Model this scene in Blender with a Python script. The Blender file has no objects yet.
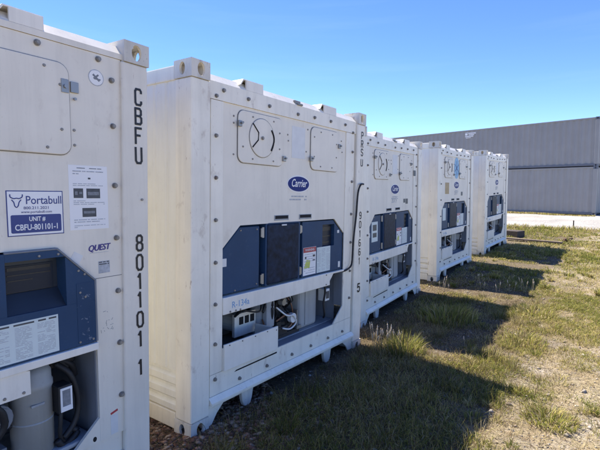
import bpy, bmesh, math, random
import numpy as np
from mathutils import Vector, Matrix, Euler

random.seed(7)
sc = bpy.context.scene
COL = sc.collection
R = math.radians

# ------------------------------------------------------------------ camera
CAM_F, CAM_YAW, CAM_PITCH, CAM_ROLL, CAM_H = 454.566, R(34.1894), R(-4.2843), R(-0.0162), 1.6939
cd = bpy.data.cameras.new('camera'); cam = bpy.data.objects.new('camera', cd); COL.objects.link(cam)
cd.sensor_width = 36.0; cd.lens = CAM_F / 600.0 * 36.0; cd.clip_start = 0.05; cd.clip_end = 3000
fw = Vector((math.cos(CAM_YAW)*math.cos(CAM_PITCH), math.sin(CAM_YAW)*math.cos(CAM_PITCH), math.sin(CAM_PITCH)))
rt = fw.cross(Vector((0, 0, 1))).normalized(); up = rt.cross(fw)
c_, s_ = math.cos(CAM_ROLL), math.sin(CAM_ROLL)
rt, up = c_*rt + s_*up, -s_*rt + c_*up
cam.matrix_world = Matrix(((rt.x, up.x, -fw.x, 0), (rt.y, up.y, -fw.y, 0), (rt.z, up.z, -fw.z, CAM_H), (0, 0, 0, 1)))
sc.camera = cam

# ------------------------------------------------------------------ world, sun, exposure
SUN_EL, SUN_AZ = R(56.3), R(13.5)          # azimuth from +Y towards +X
w = bpy.data.worlds.new('World'); sc.world = w; w.use_nodes = True
nt = w.node_tree; bg = nt.nodes['Background']; bg.inputs['Strength'].default_value = 0.115
sky = nt.nodes.new('ShaderNodeTexSky'); sky.sky_type = 'NISHITA'; sky.sun_disc = False
sky.sun_elevation = SUN_EL; sky.sun_rotation = SUN_AZ
sky.air_density = 1.0; sky.dust_density = 0.1; sky.ozone_density = 3.5; sky.altitude = 2500
hsv = nt.nodes.new('ShaderNodeHueSaturation'); hsv.inputs['Saturation'].default_value = 1.20; hsv.inputs['Hue'].default_value = 0.517
nt.links.new(sky.outputs[0], hsv.inputs['Color'])
# a few faint high cirrus streaks
tcw = nt.nodes.new('ShaderNodeTexCoord'); mpw = nt.nodes.new('ShaderNodeMapping'); mpw.inputs['Scale'].default_value = (1.2, 1.2, 16); mpw.inputs['Rotation'].default_value = (R(4), R(5), 0)
nzw = nt.nodes.new('ShaderNodeTexNoise'); nzw.inputs['Scale'].default_value = 2.2; nzw.inputs['Detail'].default_value = 7
mrw = nt.nodes.new('ShaderNodeMapRange'); mrw.inputs['From Min'].default_value = 0.52; mrw.inputs['From Max'].default_value = 0.85; mrw.inputs['To Max'].default_value = 0.035
mxw = nt.nodes.new('ShaderNodeMix'); mxw.data_type = 'RGBA'; mxw.inputs[7].default_value = (5.5, 6.2, 7.0, 1)
nt.links.new(tcw.outputs['Generated'], mpw.inputs[0]); nt.links.new(mpw.outputs[0], nzw.inputs['Vector']); nt.links.new(nzw.outputs['Fac'], mrw.inputs['Value'])
nt.links.new(mrw.outputs[0], mxw.inputs['Factor']); nt.links.new(hsv.outputs[0], mxw.inputs[6]); nt.links.new(mxw.outputs[2], bg.inputs['Color'])
sd = bpy.data.lights.new('sun', 'SUN'); sun = bpy.data.objects.new('sun', sd); COL.objects.link(sun)
sd.energy = 4.6; sd.angle = R(0.53); sd.color = (1.0, 0.935, 0.83)
to_sun = Vector((math.sin(SUN_AZ)*math.cos(SUN_EL), math.cos(SUN_AZ)*math.cos(SUN_EL), math.sin(SUN_EL)))
sun.rotation_euler = (-to_sun).to_track_quat('-Z', 'Y').to_euler(); sun.location = (0, 0, 30)
sc.view_settings.view_transform = 'Standard'; sc.view_settings.look = 'None'
sc.view_settings.exposure = 1.40; sc.view_settings.gamma = 1.0; sc.view_settings.use_curve_mapping = False
sc.cycles.max_bounces = 8; sc.cycles.diffuse_bounces = 5

# ------------------------------------------------------------------ materials
def mat(name, col, rough=0.55, metal=0.0, var=0.08, vscale=4.0, dirt=0.0, dirtcol=(0.10, 0.075, 0.045),
        rust=0.0, bump=0.0, bscale=40.0, stretch=(1, 1, 1), spec=0.5, wear=0.0):
    m = bpy.data.materials.new(name); m.use_nodes = True
    t = m.node_tree; N = t.nodes; L = t.links
    b = N['Principled BSDF']; b.inputs['Roughness'].default_value = rough; b.inputs['Metallic'].default_value = metal
    b.inputs['Specular IOR Level'].default_value = spec
    tc = N.new('ShaderNodeTexCoord'); geo = N.new('ShaderNodeNewGeometry')
    mp = N.new('ShaderNodeMapping'); mp.inputs['Scale'].default_value = stretch; L.new(geo.outputs['Position'], mp.inputs['Vector'])
    n = N.new('ShaderNodeTexNoise'); n.inputs['Scale'].default_value = vscale; n.inputs['Detail'].default_value = 6; L.new(mp.outputs[0], n.inputs['Vector'])
    mr = N.new('ShaderNodeMapRange'); mr.inputs['From Min'].default_value = 0.3; mr.inputs['From Max'].default_value = 0.7
    mr.inputs['To Min'].default_value = 1 - var; mr.inputs['To Max'].default_value = 1 + var; L.new(n.outputs['Fac'], mr.inputs['Value'])
    mx = N.new('ShaderNodeMix'); mx.data_type = 'RGBA'; mx.blend_type = 'MULTIPLY'; mx.inputs['Factor'].default_value = 1
    mx.inputs[6].default_value = (*col, 1); L.new(mr.outputs[0], mx.inputs[7]); out = mx.outputs[2]
    def layer(out, scale, lo, hi, col2, stretch2, amount, detail=8):
        m2 = N.new('ShaderNodeMapping'); m2.inputs['Scale'].default_value = stretch2; L.new(geo.outputs['Position'], m2.inputs['Vector'])
        k = N.new('ShaderNodeTexNoise'); k.inputs['Scale'].default_value = scale; k.inputs['Detail'].default_value = detail
        k.inputs['Roughness'].default_value = 0.65; L.new(m2.outputs[0], k.inputs['Vector'])
        r2 = N.new('ShaderNodeMapRange'); r2.inputs['From Min'].default_value = lo; r2.inputs['From Max'].default_value = hi
        r2.inputs['To Max'].default_value = amount; L.new(k.outputs['Fac'], r2.inputs['Value'])
        x = N.new('ShaderNodeMix'); x.data_type = 'RGBA'; L.new(r2.outputs[0], x.inputs['Factor'])
        L.new(out, x.inputs[6]); x.inputs[7].default_value = (*col2, 1); return x.outputs[2]
    if dirt:
        out = layer(out, 1.0, 0.48, 0.78, dirtcol, (14, 14, 0.9), dirt)       # run-off streaks
        out = layer(out, 3.0, 0.5, 0.85, dirtcol, (1, 1, 1), dirt*0.7)         # grime patches
        out = layer(out, 55.0, 0.66, 0.74, dirtcol, (1, 1, 1), dirt*1.1, 3)    # small scuffs
    if wear:
        out = layer(out, 26.0, 0.60, 0.66, (0.42, 0.45, 0.48), (1, 1, 1), wear, 5)
    if rust:
        out = layer(out, 9.0, 0.60, 0.70, (0.20, 0.095, 0.045), (1, 1, 0.6), rust*0.8)
        out = layer(out, 1.0, 0.69, 0.76, (0.20, 0.085, 0.035), (38, 38, 7), min(1, rust*2.2), 3)
    L.new(out, b.inputs['Base Color'])
    if bump:
        k = N.new('ShaderNodeTexNoise'); k.inputs['Scale'].default_value = bscale; k.inputs['Detail'].default_value = 4; L.new(geo.outputs['Position'], k.inputs['Vector'])
        bp = N.new('ShaderNodeBump'); bp.inputs['Strength'].default_value = bump; bp.inputs['Distance'].default_value = 0.01
        L.new(k.outputs['Fac'], bp.inputs['Height']); L.new(bp.outputs[0], b.inputs['Normal'])
    return m

M = dict(
    cream=mat('cream_paint', (0.85, 0.79, 0.655), 0.45, var=0.05, dirt=0.18, rust=0.38, bump=0.10, bscale=9),
    side=mat('side_panel_paint', (0.81, 0.785, 0.70), 0.5, var=0.04, dirt=0.14, rust=0.06, bump=0.10, bscale=5),
    panel=mat('panel_white', (0.80, 0.735, 0.605), 0.5, var=0.04, dirt=0.12, rust=0.12, bump=0.06, bscale=7),
    greyw=mat('greyish_white_paint', (0.775, 0.71, 0.585), 0.45, var=0.04, dirt=0.13, rust=0.16, bump=0.08, bscale=8),
    white=mat('white_paint', (0.83, 0.775, 0.66), 0.45, var=0.05, dirt=0.16, rust=0.10),
    cast=mat('casting_paint', (0.68, 0.64, 0.55), 0.6, var=0.10, dirt=0.35, rust=0.75, bump=0.25, bscale=30),
    blue=mat('dark_blue_cover', (0.024, 0.058, 0.118), 0.5, var=0.10, dirt=0.04, dirtcol=(0.1, 0.12, 0.15), wear=0.03, spec=0.2),
    blue2=mat('door_blue', (0.008, 0.017, 0.038), 0.5, var=0.55, vscale=22, dirt=0.08, dirtcol=(0.04, 0.06, 0.10), spec=0.15),
    blueworn=mat('worn_blue_cover', (0.023, 0.055, 0.112), 0.5, var=0.10, wear=0.45, spec=0.2),
    bay=mat('bay_grey', (0.34, 0.36, 0.37), 0.6, var=0.10, dirt=0.4, dirtcol=(0.06, 0.055, 0.05)),
    baydk=mat('bay_blue_grey', (0.20, 0.215, 0.235), 0.6, var=0.10, dirt=0.3, dirtcol=(0.05, 0.05, 0.05)),
    steel=mat('grey_steel', (0.30, 0.30, 0.29), 0.4, metal=0.6, var=0.15, rust=0.2),
    cond=mat('housing_grey', (0.36, 0.37, 0.36), 0.5, var=0.08, dirt=0.25),
    bolt=mat('bolt_head', (0.26, 0.24, 0.21), 0.5, metal=0.3, var=0.2, vscale=60, rust=0.3),
    dark=mat('black_rubber', (0.014, 0.014, 0.015), 0.6, var=0.2),
    hole=mat('dark_recess', (0.012, 0.012, 0.012), 0.9, var=0.1),
    gasket=mat('grey_gasket', (0.20, 0.195, 0.185), 0.8, var=0.1),
    black=mat('black_lettering', (0.012, 0.012, 0.013), 0.5, var=0.1),
    copper=mat('copper_pipe', (0.24, 0.13, 0.08), 0.4, metal=0.5, var=0.2),
    logo=mat('logo_blue', (0.006, 0.020, 0.16), 0.5, var=0.03, spec=0.2),
    navy=mat('sticker_navy', (0.02, 0.04, 0.19), 0.4, var=0.03),
    paper=mat('sticker_white', (0.82, 0.80, 0.76), 0.5, var=0.03),
    paper2=mat('faded_sticker', (0.70, 0.69, 0.65), 0.5, var=0.05, vscale=14),
    papergrn=mat('greenish_label', (0.62, 0.68, 0.64), 0.5, var=0.04),
    print=mat('grey_print', (0.20, 0.21, 0.22), 0.6, var=0.2, vscale=60),
    printlt=mat('light_grey_print', (0.42, 0.43, 0.44), 0.6, var=0.2, vscale=60),
    printdk=mat('dark_grey_print', (0.06, 0.065, 0.07), 0.5, var=0.2, vscale=40),
    ltblue=mat('light_blue_print', (0.16, 0.34, 0.55), 0.5, var=0.15, vscale=40),
    purple=mat('violet_print', (0.05, 0.04, 0.20), 0.5, var=0.05),
    red=mat('red_print', (0.42, 0.05, 0.06), 0.5, var=0.1),
    yellow=mat('yellow_green_print', (0.50, 0.55, 0.12), 0.5, var=0.15, vscale=60),
    tan=mat('tan_sticker', (0.40, 0.27, 0.11), 0.5, var=0.12, vscale=20),
    sky=mat('pale_blue_emblem', (0.22, 0.44, 0.62), 0.5, var=0.15, vscale=12),
    recess=mat('recess_grey', (0.022, 0.030, 0.042), 0.45, var=0.15),
    glass=mat('display_glass', (0.018, 0.025, 0.038), 0.35, var=0.1, spec=0.2),
    brown=mat('display_copper_strip', (0.028, 0.025, 0.021), 0.5, var=0.3, vscale=60),
    slate=mat('slate_grey_paint', (0.285, 0.272, 0.248), 0.55, var=0.06, vscale=1.5, dirt=0.15, dirtcol=(0.30, 0.30, 0.31), rust=0.03),
    slatedk=mat('slate_rail', (0.12, 0.13, 0.15), 0.6, var=0.1, rust=0.1),
    wood=mat('weathered_wood', (0.06, 0.045, 0.034), 0.85, var=0.35, vscale=6, stretch=(1, 14, 14), bump=0.5, bscale=25),
    woodpale=mat('pale_weathered_wood', (0.16, 0.12, 0.085), 0.85, var=0.3, vscale=5, stretch=(1, 12, 12), bump=0.5, bscale=25),
    rusty=mat('rusty_iron', (0.12, 0.06, 0.035), 0.8, var=0.4, vscale=10, bump=0.4),
)

# ------------------------------------------------------------------ mesh helpers
def merge(dst, src):
    me = bpy.data.meshes.new('tmp'); src.to_mesh(me); src.free(); dst.from_mesh(me); bpy.data.meshes.remove(me)

def bev(bm, b, seg=2):
    if b: bmesh.ops.bevel(bm, geom=list(bm.edges), offset=b, segments=seg, profile=0.6, affect='EDGES', clamp_overlap=True)

def box(bm, u0, u1, v0, v1, w0, w1, b=0.0, seg=2, M4=None):
    t = bmesh.new(); bmesh.ops.create_cube(t, size=1)
    for v in t.verts:
        v.co = Vector(((u0+u1)/2 + v.co.x*(u1-u0), (v0+v1)/2 + v.co.y*(v1-v0), (w0+w1)/2 + v.co.z*(w1-w0)))
    bev(t, b, seg)
    if M4: bmesh.ops.transform(t, matrix=M4, verts=t.verts)
    merge(bm, t)

def prism(bm, pts, d0, d1, b=0.0, axis='v', seg=1):
    """pts in (u,w) extruded along v; axis 'u': pts in (v,w); axis 'w': pts in (u,v)"""
    t = bmesh.new()
    def P(a, c, d): return {'v': (a, d, c), 'u': (d, a, c), 'w': (a, c, d)}[axis]
    A = [t.verts.new(P(a, c, d0)) for a, c in pts]; Bv = [t.verts.new(P(a, c, d1)) for a, c in pts]
    t.faces.new(A); t.faces.new(list(reversed(Bv)))
    n = len(pts)
    for i in range(n): t.faces.new((A[i], Bv[i], Bv[(i+1) % n], A[(i+1) % n]))
    bmesh.ops.recalc_face_normals(t, faces=t.faces)
    bev(t, b, seg); merge(bm, t)

def plane_uw(bm, u0, u1, w0, w1, v):
    a = [bm.verts.new(p) for p in ((u0, v, w0), (u1, v, w0), (u1, v, w1), (u0, v, w1))]; bm.faces.new(a)

def cyl(bm, c, r, h, axis='v', seg=20, r2=None, b=0.0):
    t = bmesh.new(); bmesh.ops.create_cone(t, cap_ends=True, segments=seg, radius1=r, radius2=r if r2 is None else r2, depth=h)
    rot = {'v': Matrix.Rotation(R(90), 4, 'X'), 'u': Matrix.Rotation(R(90), 4, 'Y'), 'w': Matrix.Identity(4)}[axis]
    bmesh.ops.transform(t, matrix=Matrix.Translation(c) @ rot, verts=t.verts)
    if b: bmesh.ops.bevel(t, geom=[e for e in t.edges if e.calc_face_angle(0) > 1], offset=b, segments=2, affect='EDGES')
    merge(bm, t)

def lathe(bm, c, prof, seg=24):
    rings = []
    for r, z in prof:
        rings.append([bm.verts.new((c[0] + r*math.cos(2*math.pi*k/seg), c[1] + r*math.sin(2*math.pi*k/seg), c[2] + z)) for k in range(seg)])
    for a, b2 in zip(rings, rings[1:]):
        for k in range(seg): bm.faces.new((a[k], a[(k+1) % seg], b2[(k+1) % seg], b2[k]))
    bm.faces.new(list(reversed(rings[0]))); bm.faces.new(rings[-1])

def smooth_path(p, n=6):
    p = [Vector(q) for q in p]; out = []
    for i in range(len(p)-1):
        a = p[max(i-1, 0)]; b2 = p[i]; c2 = p[i+1]; d = p[min(i+2, len(p)-1)]
        for k in range(n):
            t = k/n; out.append(0.5*((2*b2) + (c2-a)*t + (2*a-5*b2+4*c2-d)*t*t + (3*b2-a-3*c2+d)*t**3))
    out.append(p[-1]); return out

def tube(bm, pts, r, seg=8, smooth=True, n=6):
    P = smooth_path(pts, n) if smooth else [Vector(q) for q in pts]
    up_ = Vector((0.13, 0.2, 1)).normalized(); rings = []
    for i, q in enumerate(P):
        d = (P[min(i+1, len(P)-1)] - P[max(i-1, 0)]).normalized()
        a = d.cross(up_)
        if a.length < 1e-3: a = d.cross(Vector((1, 0, 0)))
        a.normalize(); b2 = a.cross(d)
        rr = r[i*len(r)//len(P)] if isinstance(r, (list, tuple)) else r
        rings.append([bm.verts.new(q + rr*(math.cos(2*math.pi*k/seg)*a + math.sin(2*math.pi*k/seg)*b2)) for k in range(seg)])
    for A, Bq in zip(rings, rings[1:]):
        for k in range(seg): bm.faces.new((A[k], A[(k+1) % seg], Bq[(k+1) % seg], Bq[k]))
    bm.faces.new(list(reversed(rings[0]))); bm.faces.new(rings[-1])

def rrect(u0, u1, w0, w1, r, n=5):
    out = []
    for cu, cw, a0 in ((u1-r, w1-r, 0), (u0+r, w1-r, 90), (u0+r, w0+r, 180), (u1-r, w0+r, 270)):
        for k in range(n+1):
            a = R(a0 + 90*k/n); out.append((cu + r*math.cos(a), cw + r*math.sin(a)))
    return out

def circ(cu, cw, ru, rw=None, n=32):
    rw = ru if rw is None else rw
    return [(cu + ru*math.cos(2*math.pi*k/n), cw + rw*math.sin(2*math.pi*k/n)) for k in range(n)]

def holed(bm, a0, a1, c0, c1, ea, ec, ra, rc, d0, d1, axis):
    """a rectangular plate with an oval hole, extruded from d0 to d1"""
    def P(a, c, d): return {'v': (a, d, c), 'u': (d, a, c), 'w': (a, c, d)}[axis]
    ang = sorted(set([2*math.pi*k/28 for k in range(28)] + [math.atan2(c-ec, a-ea) % (2*math.pi) for a in (a0, a1) for c in (c0, c1)]))
    o, i_ = [], []
    for t in ang:
        ct, st = math.cos(t), math.sin(t); k = 1e9
        if ct > 1e-9: k = min(k, (a1-ea)/ct)
        if ct < -1e-9: k = min(k, (a0-ea)/ct)
        if st > 1e-9: k = min(k, (c1-ec)/st)
        if st < -1e-9: k = min(k, (c0-ec)/st)
        o.append((ea+k*ct, ec+k*st)); i_.append((ea+ra*ct, ec+rc*st))
    t = bmesh.new(); n = len(ang)
    V = [[t.verts.new(P(a, c, d)) for a, c in L_] for d in (d0, d1) for L_ in (o, i_)]
    for j in range(n):
        k = (j+1) % n
        t.faces.new((V[0][j], V[0][k], V[1][k], V[1][j])); t.faces.new((V[2][j], V[3][j], V[3][k], V[2][k]))
        t.faces.new((V[0][j], V[2][j], V[2][k], V[0][k])); t.faces.new((V[1][j], V[1][k], V[3][k], V[3][j]))
    bmesh.ops.recalc_face_normals(t, faces=t.faces); merge(bm, t)

def obj(name, bm, m, parent=None, smooth=False):
    me = bpy.data.meshes.new(name)
    bmesh.ops.recalc_face_normals(bm, faces=bm.faces)
    bm.to_mesh(me); bm.free(); me.materials.append(M[m] if isinstance(m, str) else m)
    if smooth:
        me.shade_smooth() if hasattr(me, 'shade_smooth') else None
        for p in me.polygons: p.use_smooth = True
    o = bpy.data.objects.new(name, me); COL.objects.link(o)
    if parent: o.parent = parent
    return o

def part(name, m, parent, fn, *a, smooth=False, label=None, **k):
    bm = bmesh.new(); fn(bm, *a, **k); o = obj(name, bm, m, parent, smooth)
    if label: o['label'] = label
    return o

def thing(name, label, cat, group=None, mtx=None):
    o = bpy.data.objects.new(name, None); COL.objects.link(o); o.empty_display_size = 0.2
    o['label'] = label; o['category'] = cat
    if group: o['group'] = group
    if mtx is not None: o.matrix_world = mtx
    return o

def tag(o, label, cat, group=None):
    o['label'] = label; o['category'] = cat
    if group: o['group'] = group
    return o

def text(name, s, cap, u, w_, v, m, parent, align='LEFT', shear=0.0, wid=1.0, bold=0.0, tilt=0.0, fit=None, dbl=0.0):
    cu = bpy.data.curves.new('txt', 'FONT'); cu.body = s; cu.size = cap/0.69; cu.align_x = align
    cu.shear = shear; cu.extrude = 0.0004; cu.bevel_depth = bold; cu.bevel_resolution = 0; cu.resolution_u = 3
    t = bpy.data.objects.new('txt', cu); COL.objects.link(t)
    bpy.context.view_layer.update()
    me = bpy.data.meshes.new_from_object(t.evaluated_get(bpy.context.evaluated_depsgraph_get()))
    bpy.data.objects.remove(t); bpy.data.curves.remove(cu)
    for q in me.vertices: q.co.z *= min(1.0, 0.0006/max(1e-6, 0.0004+bold))
    if fit:
        xx = [q.co.x for q in me.vertices]; wid = fit/(max(xx)-min(xx))
    me.transform(Matrix.Translation((u, v, w_)) @ Matrix.Rotation(R(90), 4, 'X') @ Matrix.Rotation(tilt, 4, 'Z') @ Matrix.Diagonal((wid, 1, 1, 1)))
    if dbl:          # heavier strokes: the outline repeated a hair to each side
        b2 = bmesh.new()
        for k, (dx, dz) in enumerate(((-dbl, 0), (dbl, 0), (0, dbl*0.5), (0, -dbl*0.5))):
            m2 = me.copy(); m2.transform(Matrix.Translation((dx, -0.00008*k, dz))); b2.from_mesh(m2); bpy.data.meshes.remove(m2)
        b2.to_mesh(me); b2.free()
    me.name = name; me.materials.clear(); me.materials.append(M[m])
    o = bpy.data.objects.new(name, me); COL.objects.link(o); o.parent = parent
    return o

def copy_tree(o, parent=None):
    c = o.copy(); COL.objects.link(c); c.parent = parent
    for ch in [x for x in COL.objects if x.parent == o]: copy_tree(ch, c)
    return c

def pose(x, y, z, yaw, lean, sl):
    c, s = math.cos(yaw), math.sin(yaw)
    ua = Vector((c, s, sl)).normalized()
    wa = Vector((-sl*c - lean*s, -sl*s + lean*c, 1)); wa = (wa - ua*wa.dot(ua)).normalized()
    va = wa.cross(ua)
    return Matrix(((ua.x, va.x, wa.x, x), (ua.y, va.y, wa.y, y), (ua.z, va.z, wa.z, z), (0, 0, 0, 1)))

POSES = [(-0.7282, 2.2467, -0.0199, 0.0125, -0.0062, -0.0165), (2.0619, 2.3068, -0.0281, -0.0252, -0.0083, -0.0183),
         (5.0898, 2.5331, -0.0941, 0.0350, 0.0034, 0.0046), (8.2658, 2.5726, 0.0037, -0.0148, 0.0067, 0.0019),
         (11.6928, 2.4827, 0.0838, -0.0343, 0.0034, 0.0229)]
W, H, LEN = 2.438, 2.591, 6.058

# ------------------------------------------------------------------ ground
def _h(ix, iy, s):
    n = (ix*374761393 + iy*668265263 + s*1442695041) & 0x7fffffff
    n = ((n ^ (n >> 13)) * 1274126177) & 0x7fffffff
    return ((n ^ (n >> 16)) & 0xffff) / 65535.0
def vnoise(x, y, s=0):
    x = np.asarray(x, float); y = np.asarray(y, float)
    ix = np.floor(x).astype(np.int64); iy = np.floor(y).astype(np.int64); fx = x-ix; fy = y-iy
    fx = fx*fx*(3-2*fx); fy = fy*fy*(3-2*fy)
    a = _h(ix, iy, s); b = _h(ix+1, iy, s); c = _h(ix, iy+1, s); d = _h(ix+1, iy+1, s)
    return (a*(1-fx)+b*fx)*(1-fy) + (c*(1-fx)+d*fx)*fy
def fbm(x, y, s=0, o=4):
    t = 0; a = 0.5; n = 0
    for k in range(o): t = t + a*vnoise(x*2**k, y*2**k, s+k*17); n += a; a *= 0.5
    return t/n
def terrain(x, y):
    x = np.asarray(x, float); y = np.asarray(y, float)
    z = 0.028*0.8*np.log1p(np.exp(np.clip((x-9)/0.8, -30, 30)))
    z = np.where(x > 27, 0.028*18 + 0.004*(x-27)*np.exp(-(np.maximum(x-27, 0))/200), z)
    near = np.exp(-((x-6)**2 + y**2)/900)
    z = z + near*(0.07*(fbm(x*0.9, y*0.9, 3) - 0.5) + 0.035*(fbm(x*4, y*4, 9, 3) - 0.5))
    z = z + 0.045*np.exp(-((x-11.3)/3.6)**4 - ((y-2.4)/1.0)**2)
    z = z - 0.03*np.exp(-((x-3.3)/1.5)**2 - ((y-2.3)/0.7)**2) - 0.06*np.exp(-((x-6.4)/1.3)**2 - ((y-2.6)/1.0)**2)
    return z
def tz(x, y): return float(terrain(x, y))

def grid_sheet(name, xs, ys, m, zoff=0.0, zfun=None, mask=None):
    X, Y = np.meshgrid(xs, ys, indexing='ij'); Z = (zfun or terrain)(X, Y) + zoff
    v = np.stack([X, Y, Z], -1).reshape(-1, 3); nx, ny = len(xs), len(ys)
    i = (np.arange(nx-1)[:, None]*ny + np.arange(ny-1)[None, :]).ravel()
    f = np.stack([i, i+ny, i+ny+1, i+1], -1)
    if mask is not None:
        c = v[f].mean(1); f = f[mask(c[:, 0], c[:, 1])]
    me = bpy.data.meshes.new(name); me.from_pydata(v.tolist(), [], f.tolist())
    for p in me.polygons: p.use_smooth = True
    me.materials.append(m); o = bpy.data.objects.new(name, me); COL.objects.link(o); o['kind'] = 'structure'
    return o

def ground_mat():
    m = bpy.data.materials.new('dry_dirt'); m.use_nodes = True; t = m.node_tree; N = t.nodes; L = t.links
    b = N['Principled BSDF']; b.inputs['Roughness'].default_value = 0.95; b.inputs['Specular IOR Level'].default_value = 0.15
    g = N.new('ShaderNodeNewGeometry')
    def noise(scale, detail=6, rough=0.6):
        n = N.new('ShaderNodeTexNoise'); n.inputs['Scale'].default_value = scale; n.inputs['Detail'].default_value = detail
        n.inputs['Roughness'].default_value = rough; L.new(g.outputs['Position'], n.inputs['Vector']); return n
    def ramp(src, stops):
        r = N.new('ShaderNodeValToRGB'); L.new(src, r.inputs['Fac']); e = r.color_ramp.elements
        e[0].position, e[0].color = stops[0][0], (*stops[0][1], 1); e[1].position, e[1].color = stops[-1][0], (*stops[-1][1], 1)
        for p, c in stops[1:-1]: q = e.new(p); q.color = (*c, 1)
        return r.outputs['Color']
    def mix(f, a, c, mode='MIX'):
        x = N.new('ShaderNodeMix'); x.data_type = 'RGBA'; x.blend_type = mode
        if isinstance(f, float): x.inputs['Factor'].default_value = f
        else: L.new(f, x.inputs['Factor'])
        L.new(a, x.inputs[6]); L.new(c, x.inputs[7]); return x.outputs[2]
    base = ramp(noise(1.3).outputs['Fac'], [(0.3, (0.20, 0.150, 0.090)), (0.5, (0.33, 0.262, 0.165)), (0.72, (0.43, 0.355, 0.24))])
    fine = ramp(noise(38, 5).outputs['Fac'], [(0.3, (0.55, 0.55, 0.55)), (0.55, (1, 1, 1)), (0.75, (1.35, 1.33, 1.3))])
    c = mix(1.0, base, fine, 'MULTIPLY')
    vor = N.new('ShaderNodeTexVoronoi'); vor.inputs['Scale'].default_value = 55; L.new(g.outputs['Position'], vor.inputs['Vector'])
    peb = ramp(vor.outputs['Color'], [(0.0, (0.16, 0.13, 0.10)), (0.5, (0.30, 0.26, 0.21)), (1.0, (0.46, 0.40, 0.31))])
    sel = N.new('ShaderNodeMapRange'); sel.inputs['From Min'].default_value = 0.42; sel.inputs['From Max'].default_value = 0.6
    L.new(noise(2.2, 4).outputs['Fac'], sel.inputs['Value'])
    c = mix(sel.outputs[0], c, peb)
    moss = N.new('ShaderNodeMapRange'); moss.inputs['From Min'].default_value = 0.48; moss.inputs['From Max'].default_value = 0.7; moss.inputs['To Max'].default_value = 0.55
    L.new(noise(0.8, 5).outputs['Fac'], moss.inputs['Value'])
    gr = N.new('ShaderNodeRGB'); gr.outputs[0].default_value = (0.17, 0.155, 0.06, 1)
    c = mix(moss.outputs[0], c, gr.outputs[0])
    # row shade painted into the ground colour, ragged border; paler driven track further out
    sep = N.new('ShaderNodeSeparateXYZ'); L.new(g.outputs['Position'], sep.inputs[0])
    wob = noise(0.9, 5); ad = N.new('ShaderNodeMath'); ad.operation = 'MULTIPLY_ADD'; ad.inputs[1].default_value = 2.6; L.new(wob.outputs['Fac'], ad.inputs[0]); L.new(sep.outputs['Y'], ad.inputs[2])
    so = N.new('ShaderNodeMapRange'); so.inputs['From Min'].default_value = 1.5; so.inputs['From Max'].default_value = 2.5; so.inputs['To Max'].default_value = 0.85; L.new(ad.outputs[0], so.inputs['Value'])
    shaded_soil = ramp(noise(24, 6).outputs['Fac'], [(0.3, (0.05, 0.037, 0.024)), (0.55, (0.10, 0.076, 0.048)), (0.75, (0.19, 0.15, 0.095))])
    c = mix(so.outputs[0], c, shaded_soil)
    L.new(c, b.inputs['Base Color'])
    bp = N.new('ShaderNodeBump'); bp.inputs['Strength'].default_value = 0.7; bp.inputs['Distance'].default_value = 0.02
    L.new(noise(45, 6).outputs['Fac'], bp.inputs['Height']); L.new(bp.outputs[0], b.inputs['Normal'])
    return m
def gravel_mat():
    m = bpy.data.materials.new('pale_gravel'); m.use_nodes = True; t = m.node_tree; N = t.nodes; L = t.links
    b = N['Principled BSDF']; b.inputs['Roughness'].default_value = 0.95; b.inputs['Specular IOR Level'].default_value = 0.15
    g = N.new('ShaderNodeNewGeometry'); mp = N.new('ShaderNodeMapping'); L.new(g.outputs['Position'], mp.inputs['Vector'])
    v = N.new('ShaderNodeTexVoronoi'); v.inputs['Scale'].default_value = 22; L.new(mp.outputs[0], v.inputs['Vector'])
    r = N.new('ShaderNodeValToRGB'); L.new(v.outputs['Color'], r.inputs['Fac'])
    r.color_ramp.elements[0].color = (0.27, 0.255, 0.24, 1); r.color_ramp.elements[1].color = (0.41, 0.385, 0.345, 1)
    n = N.new('ShaderNodeTexNoise'); n.inputs['Scale'].default_value = 0.7; n.inputs['Detail'].default_value = 8; L.new(mp.outputs[0], n.inputs['Vector'])
    mr = N.new('ShaderNodeMapRange'); mr.inputs['From Min'].default_value = 0.3; mr.inputs['From Max'].default_value = 0.7; mr.inputs['To Min'].default_value = 0.75; mr.inputs['To Max'].default_value = 1.15
    L.new(n.outputs['Fac'], mr.inputs['Value'])
    x = N.new('ShaderNodeMix'); x.data_type = 'RGBA'; x.blend_type = 'MULTIPLY'; x.inputs['Factor'].default_value = 1
    L.new(r.outputs[0], x.inputs[6]); L.new(mr.outputs[0], x.inputs[7]); L.new(x.outputs[2], b.inputs['Base Color'])
    bp = N.new('ShaderNodeBump'); bp.inputs['Strength'].default_value = 0.6; bp.inputs['Distance'].default_value = 0.03
    L.new(v.outputs['Distance'], bp.inputs['Height']); L.new(bp.outputs[0], b.inputs['Normal'])
    return m
xs = np.unique(np.concatenate([np.linspace(-600, -8, 20), np.linspace(-8, 12, 260), np.linspace(12, 30, 110), np.linspace(30, 60, 30), np.linspace(60, 900, 25)]))
ys = np.unique(np.concatenate([np.linspace(-600, -12, 20), np.linspace(-12, -4, 40), np.linspace(-4, 6, 170), np.linspace(6, 30, 40), np.linspace(30, 900, 25)]))
GM = ground_mat(); GV = gravel_mat()
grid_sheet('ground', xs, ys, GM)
def road_edge(y): return 19.4 + 0.5*(vnoise(np.asarray(y)*0.35, np.asarray(y)*0, 5) - 0.5) + 0.3*(vnoise(np.asarray(y)*1.7, 0*np.asarray(y), 6) - 0.5)
grid_sheet('gravel_road', np.linspace(18, 31, 240), np.linspace(-40, 40, 700), GV, 0.012,
           mask=lambda x, y: (x > road_edge(y)) & (x < 29.5))

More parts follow.
